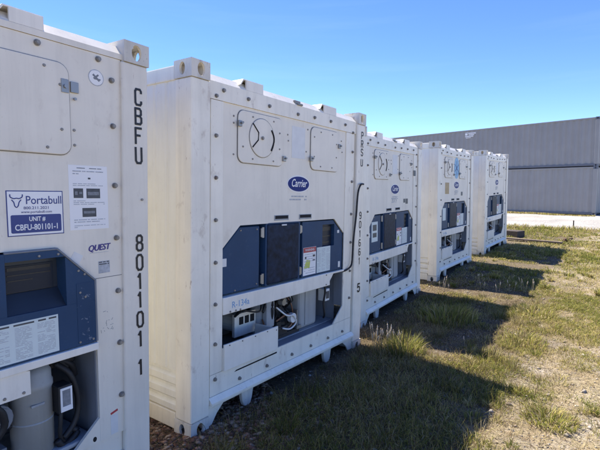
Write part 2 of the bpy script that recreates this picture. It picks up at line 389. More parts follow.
# ------------------------------------------------------------------ stacked grey containers
def shipping_container(name, label, base, ang, LN, HT, group):
    """local x along the long side, y across, z up; the y=0 long side faces the yard"""
    mt = Matrix.Translation(base) @ Matrix.Rotation(ang, 4, 'Z')
    t = thing(name, label, 'shipping container', group, mt)
    def wall(bm, y, sgn, l0, l1, axis):
        per, dep = 0.278, 0.030; n = int((l1-l0)/per); prof = []
        per = (l1-l0)/n
        for k in range(n):
            x = l0 + k*per
            prof += [(x, 0), (x+per*0.26, 0), (x+per*0.5, dep), (x+per*0.76, dep)]
        prof.append((l1, 0))
        A = []
        for x, d in prof:
            for z in (0.13, HT-0.08):
                A.append(bm.verts.new((x, y+sgn*d, z) if axis == 'x' else (y+sgn*d, x, z)))
        for i in range(len(prof)-1): bm.faces.new((A[2*i], A[2*i+2], A[2*i+3], A[2*i+1]))
    part('side_wall', 'slate', t, wall, 0.03, 1, 0.13, LN-0.13, 'x')
    part('side_wall', 'slate', t, wall, W-0.03, -1, 0.13, LN-0.13, 'x')
    part('end_wall', 'slate', t, wall, 0.03, 1, 0.13, W-0.13, 'y')
    part('end_wall', 'slate', t, wall, LN-0.03, -1, 0.13, W-0.13, 'y')
    part('roof', 'slate', t, box, 0.1, LN-0.1, 0.05, W-0.05, HT-0.06, HT-0.03)
    part('floor', 'slatedk', t, box, 0.1, LN-0.1, 0.08, W-0.08, 0.06, 0.13)
    for y in (0.012, W-0.112):
        part('bottom_rail', 'slatedk', t, box, 0.17, LN-0.17, y, y+0.1, 0.03, 0.135, 0.006)
        part('top_rail', 'slate', t, box, 0.17, LN-0.17, y+0.01, y+0.09, HT-0.085, HT-0.012, 0.006)
    for x in (0.0, LN-0.17):
        for y in (0.0, W-0.15):
            part('corner_post', 'slate', t, box, x+0.004, x+0.166, y+0.004, y+0.146, 0.118, HT-0.118, 0.01)
            for z in (0.0, HT-0.118):
                def c(bm):
                    holed(bm, x, x+0.178, z, z+0.118, x+0.089, z+0.06, 0.03, 0.045, y if y == 0 else y+0.138, y+0.012 if y == 0 else y+0.15, 'v')
                    box(bm, x, x+0.178, y+0.0125, y+0.1375, z, z+0.012); box(bm, x, x+0.178, y+0.0125, y+0.1375, z+0.106, z+0.118)
                    box(bm, x, x+0.012, y+0.0125, y+0.1375, z+0.0125, z+0.1055); box(bm, x+0.166, x+0.178, y+0.0125, y+0.1375, z+0.0125, z+0.1055)
                    box(bm, x+0.0125, x+0.1655, y+0.06, y+0.09, z+0.0125, z+0.1055)
                part('corner_casting', 'slatedk', t, c)
    return t
GL = Vector((28.74, 12.41, 0)); GR = Vector((26.03, 0.527, 0)); gd = (GR-GL).normalized()
gang = math.atan2(gd.y, gd.x); GH = 2.345; gz = 0.52
gA = shipping_container('shipping_container', 'slate grey corrugated container at ground level, underneath the other grey one', (GL.x, GL.y, gz), gang, 12.19, GH, 'grey containers stacked across the road')
gB = shipping_container('shipping_container', 'slate grey corrugated container stacked on top, with a white marking at its top edge', (GL.x, GL.y, gz+GH+0.004), gang, 12.19, GH, 'grey containers stacked across the road')
mk = bmesh.new()
for a, b_, c_0, c_1 in ((5.45, 6.10, 2.17, 2.19), (5.45, 5.60, 2.03, 2.15), (5.64, 6.10, 2.10, 2.15), (5.66, 6.0, 2.02, 2.07), (5.45, 5.95, 1.94, 1.99), (5.50, 5.80, 1.87, 1.905)):
    box(mk, a, b_, 0.016, 0.022, c_0, c_1)
obj('owner_marking', mk, 'paper', gB)

# ------------------------------------------------------------------ reefer container: shell
def casting(bm, right, top, back):
    u0 = W-0.162 if right else 0.0; u1 = u0+0.162; z = H-0.118 if top else 0.0
    v0 = LEN-0.178 if back else 0.0; v1 = v0+0.178; th = 0.014
    e = 0.004
    fv = (v0-e, v0+th) if not back else (v1-th, v1+e)
    bv = (v1-th, v1) if not back else (v0, v0+th)
    su = (u0-e, u0+th) if not right else (u1-th, u1+e)
    iu = (u1-th, u1) if not right else (u0, u0+th)
    holed(bm, u0-e if not right else u0, u1 if not right else u1+e, z, z+0.118, (u0+u1)/2, z+0.06, 0.032, 0.044, fv[0], fv[1], 'v')
    va, vb = (fv[1], v1-th) if not back else (v0+th, fv[0])
    holed(bm, va, vb, z, z+0.118, (v0+v1)/2, z+0.06, 0.028, 0.042, su[0], su[1], 'u')
    box(bm, iu[0], iu[1], va, vb, z, z+0.118)
    box(bm, u0, u1, bv[0], bv[1], z, z+0.118)
    ua, ub = u0+th+0.0005, u1-th-0.0005
    holed(bm, ua, ub, va+0.0005, vb-0.0005, (ua+ub)/2, (va+vb)/2, 0.03, 0.05, z+0.118-th if top else z+0.0005, z+0.1175 if top else z+th, 'w')
    zz = z+0.0005 if top else z+0.1035
    box(bm, ua, ub, va+0.0005, vb-0.0005, zz, zz+0.014)

def shell(t, frame_m, side_m, post_m):
    for right in (0, 1):
        for back in (0, 1):
            u0 = W-0.176 if right else 0.0; v0 = LEN-0.17 if back else 0.0
            def post(bm):
                # main face, with a stepped inner return towards the unit
                box(bm, u0+0.002, u0+0.174, v0+0.002, v0+0.168, 0.119, H-0.119, 0.014, 3)
                s = W-0.176-0.0125 if right else 0.1765
                if not back: box(bm, s, s+0.012, 0.034, 0.12, 0.121, H-0.121)
            part('corner_post', post_m, t, post)
            for top in (0, 1): part('corner_casting', 'cast', t, casting, right, top, back)
    for right in (0, 1):
        us, sg = (W-0.018, -1) if right else (0.018, 1)
        def panel(bm):
            # shallow vertical flutes above, horizontal kick ribs below
            A = []; v = 0.1695; k = 0
            prof = []
            while v < LEN-0.17:
                prof.append((v, 0.0)); prof.append((v+0.085, 0.0)); prof.append((v+0.1, 0.005)); prof.append((v+0.115, 0.005)); v += 0.13
            prof.append((LEN-0.1695, 0.0))
            for vv, d in prof:
                vv = min(vv, LEN-0.1695)
                for z in (0.452, H-0.10): A.append(bm.verts.new((us+sg*d, vv, z)))
            for i in range(len(prof)-1):
                if prof[i+1][0] > LEN: break
                bm.faces.new((A[2*i], A[2*i+2], A[2*i+3], A[2*i+1]))
        part('side_panel', side_m, t, panel)
        def kick(bm):
            zs = [(0.452, 0.0), (0.445, 0.018), (0.42, 0.018), (0.40, -0.004), (0.355, -0.004), (0.335, 0.018), (0.318, 0.018), (0.30, -0.004), (0.255, -0.004), (0.235, 0.018), (0.218, 0.018), (0.20, -0.004), (0.16, -0.004), (0.145, 0.02)]
            A = [[bm.verts.new((us+sg*(d+0.004), v, z)) for v in (0.166, LEN-0.166)] for z, d in zs]
            for a, b2 in zip(A, A[1:]): bm.faces.new((a[0], a[1], b2[1], b2[0]))
        part('kick_panel', side_m, t, kick)
        u0, u1 = (W-0.075, W-0.012) if right else (0.012, 0.075)
        part('bottom_rail', frame_m, t, box, u0, u1, 0.179, LEN-0.179, 0.03, 0.148, 0.006)
        part('top_rail', frame_m, t, box, u0-0.004 if right else u0-0.006, u1+0.006 if right else u1+0.004, 0.179, LEN-0.179, H-0.12, H-0.022, 0.008)
    def roof(bm): box(bm, 0.06, W-0.06, 0.19, LEN-0.1, H-0.06, H-0.03)
    part('roof', 'white', t, roof)
    part('rear_wall', frame_m, t, box, 0.17, W-0.17, LEN-0.09, LEN-0.04, 0.1, H-0.06)
    part('underframe', 'steel', t, box, 0.09, W-0.09, 0.30, LEN-0.1, 0.13, 0.17)

def front_sill(t, m):
    def sill(bm):
        box(bm, 0.178, W-0.178, 0.012, 0.10, 0.16, 0.188, 0.005)
        prism(bm, [(-0.016, 0.190), (-0.016, 0.205), (0.016, 0.238), (0.10, 0.238), (0.10, 0.190)], 0.178, W-0.178, axis='u')
        prism(bm, [(0.163, 0.002), (0.163, 0.117), (0.178, 0.159), (0.33, 0.159), (0.26, 0.10), (0.20, 0.02)], 0.02, 0.032)
        prism(bm, [(W-0.163, 0.002), (W-0.163, 0.117), (W-0.178, 0.159), (W-0.36, 0.159), (W-0.28, 0.10), (W-0.22, 0.02)], 0.02, 0.032)
    part('sill', m, t, sill)
    for u in (0.60, 1.79):
        part('foot', 'cast', t, prism, [(u-0.07, 0.1595), (u+0.07, 0.1595), (u+0.055, 0.08), (u+0.04, 0.045), (u+0.018, 0.025), (u-0.018, 0.025), (u-0.04, 0.045), (u-0.055, 0.08)], 0.024, 0.06, 0.005)

def header(t, m, w0, wt, lugs):
    """top band of the unit frame with the sloping drip edge behind the castings"""
    part('header', m, t, prism, [(0.02, w0), (0.02, wt), (0.075, wt+0.058), (0.19, wt+0.064), (0.19, w0)], 0.178, W-0.178, axis='u')
    for u0, u1 in lugs:
        def lug(bm):
            z0, z1 = wt+0.004, wt+0.082
            prism(bm, [(u0, z0+0.03), (u0+0.035, z1), (u1, z1), (u1, z0), (u1-0.008, z0), (u1-0.008, z1-0.008), (u0+0.04, z1-0.008), (u0+0.012, z0+0.03)], 0.03, 0.20)
            prism(bm, [(u0+0.06, z0), (u0+0.06, z1-0.0085), (u1-0.0085, z1-0.0085), (u1-0.0085, z0)], 0.022, 0.034)
            box(bm, u0+0.03, u1-0.01, 0.034, 0.19, z0-0.001, z0+0.012)
        part('lifting_lug', 'white', t, lug)

def bolts(t, pts, v, r=0.017):
    me = None
    for u, z in pts:
        if me is None:
            bm = bmesh.new(); cyl(bm, (0, -0.003, 0), r*1.25, 0.005, 'v', 14); cyl(bm, (0, -0.011, 0), r, 0.014, 'v', 8, b=0.003)
            o = obj('bolt', bm, 'bolt', t); me = o.data
        else:
            o = bpy.data.objects.new('bolt', me); COL.objects.link(o); o.parent = t
        o.location = (u, v, z); o.rotation_euler = (0, random.random()*1.0, 0)

def screws(t, pts, v, r=0.008):
    me = None
    for u, z in pts:
        if me is None:
            bm = bmesh.new(); cyl(bm, (0, -0.002, 0), r, 0.006, 'v', 10, r2=r*0.8); o = obj('screw', bm, 'bolt', t); me = o.data
        else:
            o = bpy.data.objects.new('screw', me); COL.objects.link(o); o.parent = t
        o.location = (u, v, z)

def access_panel(t, m, u0, u1, w0, w1, v, vent=None, latches=()):
    p = part('access_panel', m, t, prism, rrect(u0, u1, w0, w1, 0.06), v-0.012, v-0.003, 0.003)
    part('gasket', 'gasket', p, prism, rrect(u0-0.0045, u1+0.0045, w0-0.0045, w1+0.0045, 0.0635), v-0.004, v+0.002)
    mu = (u0+u1)/2
    screws(p, [(u0+0.05, w1-0.09), (u0+0.05, w0+0.12), (u0+0.16, w1-0.035), (u1-0.13, w1-0.035), (u1-0.05, w1-0.12), (u1-0.05, w0+0.14), (u0+0.16, w0+0.035), (u1-0.13, w0+0.035)], v-0.012)
    for lu, lw in latches:
        def la(bm):
            box(bm, lu-0.018, lu+0.018, v-0.03, v-0.0125, lw-0.022, lw+0.022, 0.004); cyl(bm, (lu+0.008, v-0.034, lw+0.004), 0.008, 0.02, 'v', 10)
        part('latch', 'steel', p, la)
    if vent:
        cu, cw, r = vent
        d = part('vent_disc', m, p, prism, circ(cu, cw, r), v-0.019, v-0.0125, 0.003, smooth=False)
        part('vent_seal', 'gasket', d, prism, circ(cu, cw, r+0.004), v-0.0155, v-0.0123)
        def arc(bm):
            tube(bm, [(cu+0.108, v-0.02, cw+0.075), (cu+0.135, v-0.02, cw+0.03), (cu+0.138, v-0.02, cw-0.02), (cu+0.106, v-0.02, cw-0.09)], 0.0075, 6)
        part('vent_slot', 'hole', d, arc)
        def chev(bm):
            tube(bm, [(cu-0.115, v-0.02, cw+0.10), (cu-0.05, v-0.02, cw+0.038), (cu-0.054, v-0.02, cw-0.02), (cu-0.12, v-0.02, cw-0.08)], 0.0055, 6, smooth=False)
        part('vent_slot', 'hole', d, chev)
        def knob(bm): cyl(bm, (cu-0.005, v-0.026, cw), 0.014, 0.014, 'v', 10, b=0.003)
        part('vent_knob', 'bolt', d, knob)
    return p

def sheet(t, name, m, u0, u1, w0, w1, v, label=None):
    return part(name, m, t, box, u0, u1, v-0.0016, v, w0, w1, label=label)

def rows(t, name, m, u0, u1, w0, w1, n, v, fill=0.4, ragged=True, seed=1):
    rnd = random.Random(seed); bm = bmesh.new(); st = (w1-w0)/n
    for k in range(n):
        z = w1 - (k+0.5)*st; x = u0
        while x < u1-0.004:
            l = min(rnd.uniform(0.012, 0.05), u1-x)
            if rnd.random() > 0.12: box(bm, x, x+l, v-0.0006, v+0.0002, z-st*fill/2, z+st*fill/2)
            x += l+0.006
            if ragged and rnd.random() < 0.06: break
    return obj(name, bm, m, t)

# ------------------------------------------------------------------ carrier style unit
def bay(t, m, u0, u1, w0, w1, v0, v1, name='machinery_bay'):
    def f(bm):
        g = 0.01
        box(bm, u0-g, u1+g, v1, v1+g, w0-g, w1+g)
        box(bm, u0-g, u0, v0, v1-0.0005, w0-g, w1+g); box(bm, u1, u1+g, v0, v1-0.0005, w0-g, w1+g)
        box(bm, u0+0.0005, u1-0.0005, v0, v1-0.0005, w1, w1+g); box(bm, u0+0.0005, u1-0.0005, v0, v1-0.0005, w0-g, w0)
    return part(name, m, t, f)

def remap(t, keep, mu, mw, sv):
    """measured face coordinates -> container coordinates"""
    done = set()
    def f(co): return (mu[0]*co[0]+mu[1]*co[2]+mu[2], co[1]*sv, mw[0]*co[0]+mw[1]*co[2]+mw[2])
    for o in COL.objects:
        r_ = o
        while r_.parent is not None: r_ = r_.parent
        if r_ is not t or o is t or o.name in keep or o.type != 'MESH': continue
        if o.location.length > 1e-6: o.location = f(o.location); continue
        if o.data.name in done: continue
        done.add(o.data.name)
        for v in o.data.vertices: v.co = f(v.co)

def reefer_a():
    t = thing('refrigerated_container', 'x', 'shipping container', 'white refrigerated containers standing in a row')
    shell(t, 'cream', 'side', 'cream'); front_sill(t, 'cream')
    header(t, 'cream', 2.365, 2.487, [(0.49, 0.755), (1.575, 1.865)])
    def br(bm):
        box(bm, 1.20, 1.27, 0.008, 0.06, 2.488, 2.505, 0.003); box(bm, 1.18, 1.26, 0.03, 0.05, 2.505, 2.528)
    part('roof_bracket', 'bolt', t, br)
    # unit flange: two stiles and a lower band with a clipped right corner
    part('flange', 'cream', t, box, 0.192, 0.3135, 0.022, 0.034, 0.40, 2.362, 0.002)
    part('flange', 'cream', t, box, 2.066, 2.238, 0.022, 0.034, 0.40, 2.362, 0.002)
    part('flange', 'cream', t, prism, [(0.192, 0.24), (2.238, 0.24), (2.238, 0.398), (1.87, 0.398), (0.192, 0.398)], 0.022, 0.034)
    part('gusset', 'cream', t, prism, [(2.0655, 0.40), (2.0655, 0.56), (1.88, 0.40)], 0.0225, 0.034)
    bolts(t, [(0.24, z) for z in (2.39, 2.115, 1.82, 1.52, 1.215, 0.912, 0.62, 0.36)] + [(2.195, z) for z in (2.37, 2.17, 1.86, 1.518, 1.217, 0.912, 0.62)] +
          [(u, 0.285) for u in (0.50, 0.83, 1.178, 1.477, 1.782, 2.064)], 0.022, 0.0118)
    bolts(t, [(u, z) for u, z in ((0.31, 2.44), (0.57, 2.425), (0.82, 2.415), (1.21, 2.41), (1.47, 2.42), (1.75, 2.425), (2.03, 2.43))], 0.02, 0.0122)
    keep = {o.name for o in COL.objects}
    # upper panel and everything on it
    up_ = part('upper_panel', 'panel', t, prism, [(0.289, 2.364), (2.051, 2.364), (2.051, 1.325), (1.857, 1.477), (0.48, 1.470), (0.289, 1.304)], 0.030, 0.045)
    pv = 0.030
    access_panel(t, 'panel', 0.44, 0.985, 1.945, 2.335, pv, vent=(0.71, 2.150, 0.150), latches=((0.445, 2.23), (0.99, 2.01)))
    access_panel(t, 'panel', 1.405, 1.90, 1.945, 2.335, pv, latches=((1.40, 2.04), (1.895, 2.20)))
    sheet(t, 'faded_decal', 'paper2', 1.12, 1.32, 2.03, 2.305, pv, label='pale rectangular decal')
    screws(t, [(1.06, 2.22), (1.07, 2.17), (1.05, 2.02), (1.34, 2.10), (1.36, 2.30), (0.40, 2.28), (0.40, 2.23), (0.40, 2.00), (1.96, 2.26), (1.98, 2.15)], pv)
    lg = part('brand_badge', 'logo', t, prism, circ(1.232, 1.806, 0.160, 0.066), pv-0.004, pv, 0.0)
    part('badge_rim', 'paper', lg, prism, circ(1.232, 1.806, 0.172, 0.076), pv-0.002, pv)
    text('badge_lettering', 'Carrier', 0.066, 1.232, 1.782, pv-0.005, 'paper', lg, 'CENTER', 0.3, 1, 0.0016, fit=0.235)
    rows(t, 'faint_print', 'printlt', 1.10, 1.36, 1.655, 1.71, 2, pv-0.001, 0.45, False, 4)
    for u in (0.99, 1.345):
        a = part('vent_slit', 'bay', t, box, u-0.098, u+0.098, pv-0.004, pv, 1.492, 1.536)
        part('slit_opening', 'hole', a, box, u-0.088, u+0.088, pv-0.0055, pv-0.003, 1.505, 1.532)
    # blue covers
    hs = part('control_recess', 'blue', t, prism, [(0.285, 0.94), (2.055, 0.94), (2.055, 1.345), (1.86, 1.49), (0.475, 1.485), (0.285, 1.32)], 0.11, 0.125)
    def rim(bm):
        pts = [(0.287, 0.945), (0.287, 1.306), (0.478, 1.472), (1.859, 1.479), (2.053, 1.327), (2.053, 0.945)]
        for (a, b2), (c2, d) in zip(pts, pts[1:]):
            q = [bm.verts.new(p) for p in ((a, 0.046, b2), (c2, 0.046, d), (c2, 0.11, d), (a, 0.11, b2))]; bm.faces.new(q)
    part('recess_rim', 'blue', t, rim)
    cl = part('side_cover', 'blue', t, prism, [(0.30, 0.96), (0.725, 0.96), (0.725, 1.455), (0.49, 1.455), (0.30, 1.29)], 0.045, 0.10, 0.005)
    part('hinge_plate', 'paper2', cl, box, 0.298, 0.345, 0.039, 0.045, 1.17, 1.23)
    screws(cl, [(0.44, 0.975), (0.69, 0.99), (0.69, 1.43), (0.50, 1.43)], 0.044)
    dr = part('service_door', 'blue2', t, box, 0.80, 1.245, 0.022, 0.10, 0.965, 1.462, 0.012, 3)
    part('door_frame', 'blue', dr, lambda bm: [box(bm, 0.785, 0.815, 0.03, 0.1, 0.955, 1.47, 0.004), box(bm, 1.24, 1.27, 0.03, 0.1, 0.955, 1.47, 0.004), box(bm, 0.816, 1.239, 0.028, 0.06, 1.4635, 1.475, 0.002)])
    for z in (1.02, 1.40):
        part('hinge', 'steel', dr, lambda bm: [cyl(bm, (0.765, 0.045, z), 0.013, 0.085, 'w', 10), box(bm, 0.735, 0.765, 0.036, 0.046, z-0.035, z+0.035)])
        part('hinge', 'steel', dr, lambda bm: [cyl(bm, (1.29, 0.045, z), 0.012, 0.075, 'w', 10), box(bm, 1.278, 1.31, 0.035, 0.044, z-0.03, z+0.03)])
    part('door_catch', 'paper2', dr, box, 0.985, 1.05, 0.016, 0.0225, 1.447, 1.458)
    cb = part('control_box', 'blue', t, lambda bm: [
        prism(bm, [(1.315, 0.955), (2.04, 0.955), (2.04, 1.21), (1.315, 1.21)], 0.038, 0.10),
        prism(bm, [(1.315, 1.2105), (1.655, 1.2105), (1.655, 1.4645), (1.315, 1.4645)], 0.038, 0.10),
        prism(bm, [(1.875, 1.2105), (2.04, 1.2105), (2.04, 1.318), (1.875, 1.44)], 0.038, 0.10),
        prism(bm, [(1.6555, 1.425), (1.8745, 1.425), (1.8745, 1.443), (1.848, 1.4645), (1.6555, 1.4645)], 0.038, 0.10)])
    ds = part('display', 'glass', cb, box, 1.656, 1.874, 0.075, 0.095, 1.211, 1.4245)
    part('display_strip', 'brown', ds, lambda bm: [box(bm, 1.68, 1.85, 0.070, 0.075, 1.36, 1.40), box(bm, 1.68, 1.85, 0.070, 0.075, 1.30, 1.315), box(bm, 1.7, 1.83, 0.07, 0.075, 1.24, 1.255)])
    for q in ((1.93, 1.965, 0.033, 0.038, 1.33, 1.36), (1.96, 1.995, 0.033, 0.038, 0.975, 1.035)): part('corner_clip', 'paper2', cb, box, *q)
    wl = sheet(cb, 'warning_label', 'paper', 1.335, 1.545, 0.965, 1.225, 0.038, label='white label with a red header')
    part('label_header', 'red', wl, box, 1.337, 1.543, 0.0357, 0.0365, 1.178, 1.223)
    text('header_lettering', 'WARNING', 0.022, 1.44, 1.19, 0.0352, 'paper', wl, 'CENTER')
    part('label_symbol', 'yellow', wl, prism, [(1.345, 1.035), (1.39, 1.11), (1.45, 1.10), (1.44, 1.03)], 0.0357, 0.0365)
    for a, b2, z0, z1 in ((1.36, 1.385, 1.12, 1.14), (1.49, 1.53, 1.13, 1.15), (1.49, 1.53, 1.09, 1.105)): part('label_symbol', 'printdk', wl, box, a, b2, 0.0357, 0.0365, z0, z1)
    rows(wl, 'label_print', 'printlt', 1.35, 1.53, 0.975, 1.17, 9, 0.0362, 0.25, True, 5)
    il = sheet(cb, 'instruction_label', 'papergrn', 1.562, 1.805, 0.965, 1.21, 0.038, label='pale greenish instruction label in columns')
    for a in (1.57, 1.65, 1.735): rows(il, 'label_print', 'printlt', a, a+0.06, 0.975, 1.195, 16, 0.0362, 0.3, True, int(a*100))
    # crossmember
    bmx = part('crossmember', 'white', t, lambda bm: [box(bm, 0.289, 1.772, 0.012, 0.13, 0.818, 0.945, 0.006), box(bm, 1.773, 2.051, 0.014, 0.13, 0.925, 0.944, 0.004),
                                                     prism(bm, [(1.773, 0.925), (1.84, 0.925), (1.773, 0.86)], 0.016, 0.026)])
    text('refrigerant_lettering', 'R-134a', 0.048, 0.375, 0.855, 0.0112, 'ltblue', bmx, 'LEFT', 0, 1.0)
    screws(bmx, [(0.36, 0.832), (0.42, 0.83), (0.47, 0.828), (1.7, 0.93), (1.7, 0.835)], 0.011)
    # lower bay
    bay(t, 'baydk', 0.289, 2.05, 0.40, 0.935, 0.132, 0.62)
    part('bay_lining', 'baydk', t, lambda bm: [box(bm, 2.041, 2.0495, 0.035, 0.1315, 0.56, 0.924), box(bm, 0.289, 0.2945, 0.035, 0.1315, 0.40, 0.815), box(bm, 0.2955, 2.05, 0.035, 0.1315, 0.388, 0.3985)])
    part('bay_floor', 'bay', t, box, 0.30, 2.04, 0.133, 0.61, 0.4005, 0.404)
    part('liner_panel', 'bay', t, box, 0.30, 0.95, 0.59, 0.61, 0.42, 0.92)
    fb = part('fan_cover', 'white', t, lambda bm: [box(bm, 0.2895, 0.925, -0.004, 0.012, 0.40, 0.598, 0.004), box(bm, 0.905, 0.925, 0.0125, 0.24, 0.401, 0.58), box(bm, 0.2895, 0.30, 0.0125, 0.24, 0.401, 0.57)])
    def slot(bm): prism(bm, [(0.42, 0.352), (0.44, 0.362), (0.94, 0.368), (0.94, 0.356)], 0.0195, 0.0215)
    part('drain_slot', 'hole', t, slot)
    screws(fb, [(0.34, 0.585), (0.48, 0.584), (0.63, 0.583), (0.78, 0.585), (0.90, 0.57)], -0.004, 0.006)
    bl = part('fan_shroud', 'white', t, lambda bm: [box(bm, 0.68, 0.95, 0.27, 0.30, 0.50, 0.695, 0.004), cyl(bm, (0.80, 0.42, 0.60), 0.09, 0.24, 'v', 20)])
    part('shroud_grille', 'hole', bl, lambda bm: [box(bm, 0.735+0.07*k, 0.785+0.07*k, 0.2665, 0.271, 0.60, 0.665) for k in range(3)])
    part('motor', 'dark', t, lambda bm: [cyl(bm, (0.62, 0.42, 0.76), 0.075, 0.34, 'u', 20, b=0.015), box(bm, 0.58, 0.66, 0.38, 0.46, 0.70, 0.76)])
    part('stop_block', 'dark', t, box, 0.31, 0.34, 0.12, 0.2, 0.60, 0.68)
    cp = part('compressor', 'bay', t, lambda bm: [lathe(bm, (1.04, 0.30, 0.47), [(0.10, 0), (0.11, 0.02), (0.11, 0.05), (0.085, 0.06), (0.085, 0.20), (0.105, 0.22), (0.105, 0.26), (0.07, 0.30), (0.03, 0.31)], 20), box(bm, 0.98, 1.09, 0.17, 0.22, 0.53, 0.80, 0.01), box(bm, 0.90, 1.20, 0.20, 0.44, 0.44, 0.47)], smooth=False)
    part('motor_coil', 'dark', cp, lambda bm: [cyl(bm, (1.20, 0.25, 0.50), 0.06, 0.14, 'u', 14), box(bm, 0.97, 1.25, 0.14, 0.18, 0.43, 0.51, 0.01), box(bm, 1.10, 1.16, 0.15, 0.2, 0.50, 0.56)])
    rnd = random.Random(3)
    def hoses(bm):
        for k in range(9):
            a = 1.08+0.035*k; z = 0.80-0.01*k
            tube(bm, [(a, 0.20+0.03*(k % 4), 0.82), (a+rnd.uniform(-.06, .06), 0.16+0.05*(k % 3), 0.70+rnd.uniform(-.03, .03)), (a+rnd.uniform(-.08, .08), 0.18+0.04*(k % 4), 0.60), (a+rnd.uniform(-.12, .06), 0.26, 0.47)], rnd.choice([0.007, 0.009, 0.012]), 7)
    part('hose', 'dark', t, hoses, smooth=True)
    part('refrigerant_pipe', 'copper', t, lambda bm: [tube(bm, [(1.12, 0.18, 0.56), (1.2, 0.12, 0.62), (1.30, 0.12, 0.58), (1.30, 0.14, 0.50), (1.2, 0.15, 0.47), (1.13, 0.17, 0.5)], 0.009, 8), tube(bm, [(1.25, 0.3, 0.9), (1.26, 0.28, 0.7), (1.34, 0.3, 0.62), (1.45, 0.32, 0.62)], 0.012, 8)], smooth=True)
    part('white_hose', 'paper2', t, lambda bm: tube(bm, [(1.10, 0.16, 0.70), (1.18, 0.10, 0.62), (1.28, 0.10, 0.60), (1.34, 0.11, 0.52), (1.26, 0.12, 0.475), (1.16, 0.13, 0.50)], 0.008, 8), smooth=True)
    part('valve_block', 'steel', t, box, 1.22, 1.30, 0.20, 0.28, 0.70, 0.78, 0.01)
    part('filter_drier', 'paper2', t, lambda bm: [cyl(bm, (1.38, 0.26, 0.72), 0.045, 0.10, 'w', 14, b=0.01), box(bm, 1.36, 1.40, 0.22, 0.25, 0.765, 0.81, 0.005)])
    part('gauge', 'steel', t, cyl, (1.16, 0.14, 0.74), 0.03, 0.05, 'v', 12); part('gauge', 'paper2', t, cyl, (1.30, 0.13, 0.57), 0.045, 0.04, 'v', 16)
    part('condenser_housing', 'cond', t, lambda bm: [box(bm, 1.47, 1.775, 0.16, 0.58, 0.405, 0.85, 0.05, 4), box(bm, 1.55, 1.70, 0.152, 0.16, 0.44, 0.84)])
    def coil(bm):
        for k in range(34): box(bm, 1.00+0.0135*k, 1.004+0.0135*k, 0.50, 0.575, 0.43, 0.88)
        box(bm, 0.99, 1.46, 0.577, 0.588, 0.42, 0.90)
    part('condenser_coil', 'steel', t, coil)
    def loom(bm):
        rn = random.Random(9)
        for k in range(7):
            a = 0.66 + 0.11*k; tube(bm, [(a, 0.16, 0.82), (a+rn.uniform(-.1, .1), 0.18+rn.uniform(-.04, .06), 0.76), (a+rn.uniform(.02, .16), 0.2+rn.uniform(-.04, .1), 0.71+rn.uniform(-.03, .04)), (a+rn.uniform(.1, .22), 0.22, 0.79)], rn.choice([0.006, 0.008, 0.011]), 6)
    part('wire_loom', 'dark', t, loom, smooth=True)
    part('suction_pipe', 'copper', t, lambda bm: [tube(bm, [(1.04, 0.32, 0.78), (1.05, 0.34, 0.86), (1.22, 0.38, 0.88), (1.40, 0.42, 0.80), (1.42, 0.44, 0.55)], 0.014, 8), tube(bm, [(0.98, 0.22, 0.60), (0.94, 0.16, 0.56), (0.95, 0.14, 0.47), (1.05, 0.12, 0.44)], 0.008, 8), tube(bm, [(1.30, 0.3, 0.9), (1.31, 0.22, 0.78), (1.36, 0.18, 0.66), (1.40, 0.18, 0.46)], 0.007, 8)], smooth=True)
    part('pipe_bracket', 'steel', t, lambda bm: [box(bm, 1.385, 1.455, 0.13, 0.145, 0.44, 0.47), box(bm, 1.40, 1.412, 0.1455, 0.30, 0.44, 0.62)])
    part('motor_shroud', 'dark', t, lambda bm: [cyl(bm, (1.22, 0.30, 0.66), 0.085, 0.12, 'v', 18, b=0.012), box(bm, 0.95, 1.45, 0.15, 0.165, 0.405, 0.44)])
    pb = part('power_outlet', 'paper2', t, box, 1.83, 1.915, 0.10, 0.19, 0.63, 0.755, 0.008)
    part('outlet_face', 'printdk', pb, box, 1.845, 1.90, 0.0965, 0.1005, 0.655, 0.73)
    part('power_cable', 'dark', pb, lambda bm: [tube(bm, [(1.80, 0.10, 0.83), (1.81, 0.09, 0.74), (1.80, 0.10, 0.62), (1.82, 0.10, 0.50), (1.90, 0.16, 0.44)], 0.011, 7), tube(bm, [(1.60, 0.13, 0.80), (1.72, 0.09, 0.82), (1.80, 0.07, 0.86), (1.92, 0.06, 0.90), (2.0, 0.09, 0.91)], 0.009, 7), tube(bm, [(1.80, 0.12, 0.80), (1.87, 0.08, 0.87), (1.97, 0.08, 0.915)], 0.013, 7)], smooth=True)
    remap(t, keep, (0.995, 0, 0.027), (0, 1, 0), 1)
    return t

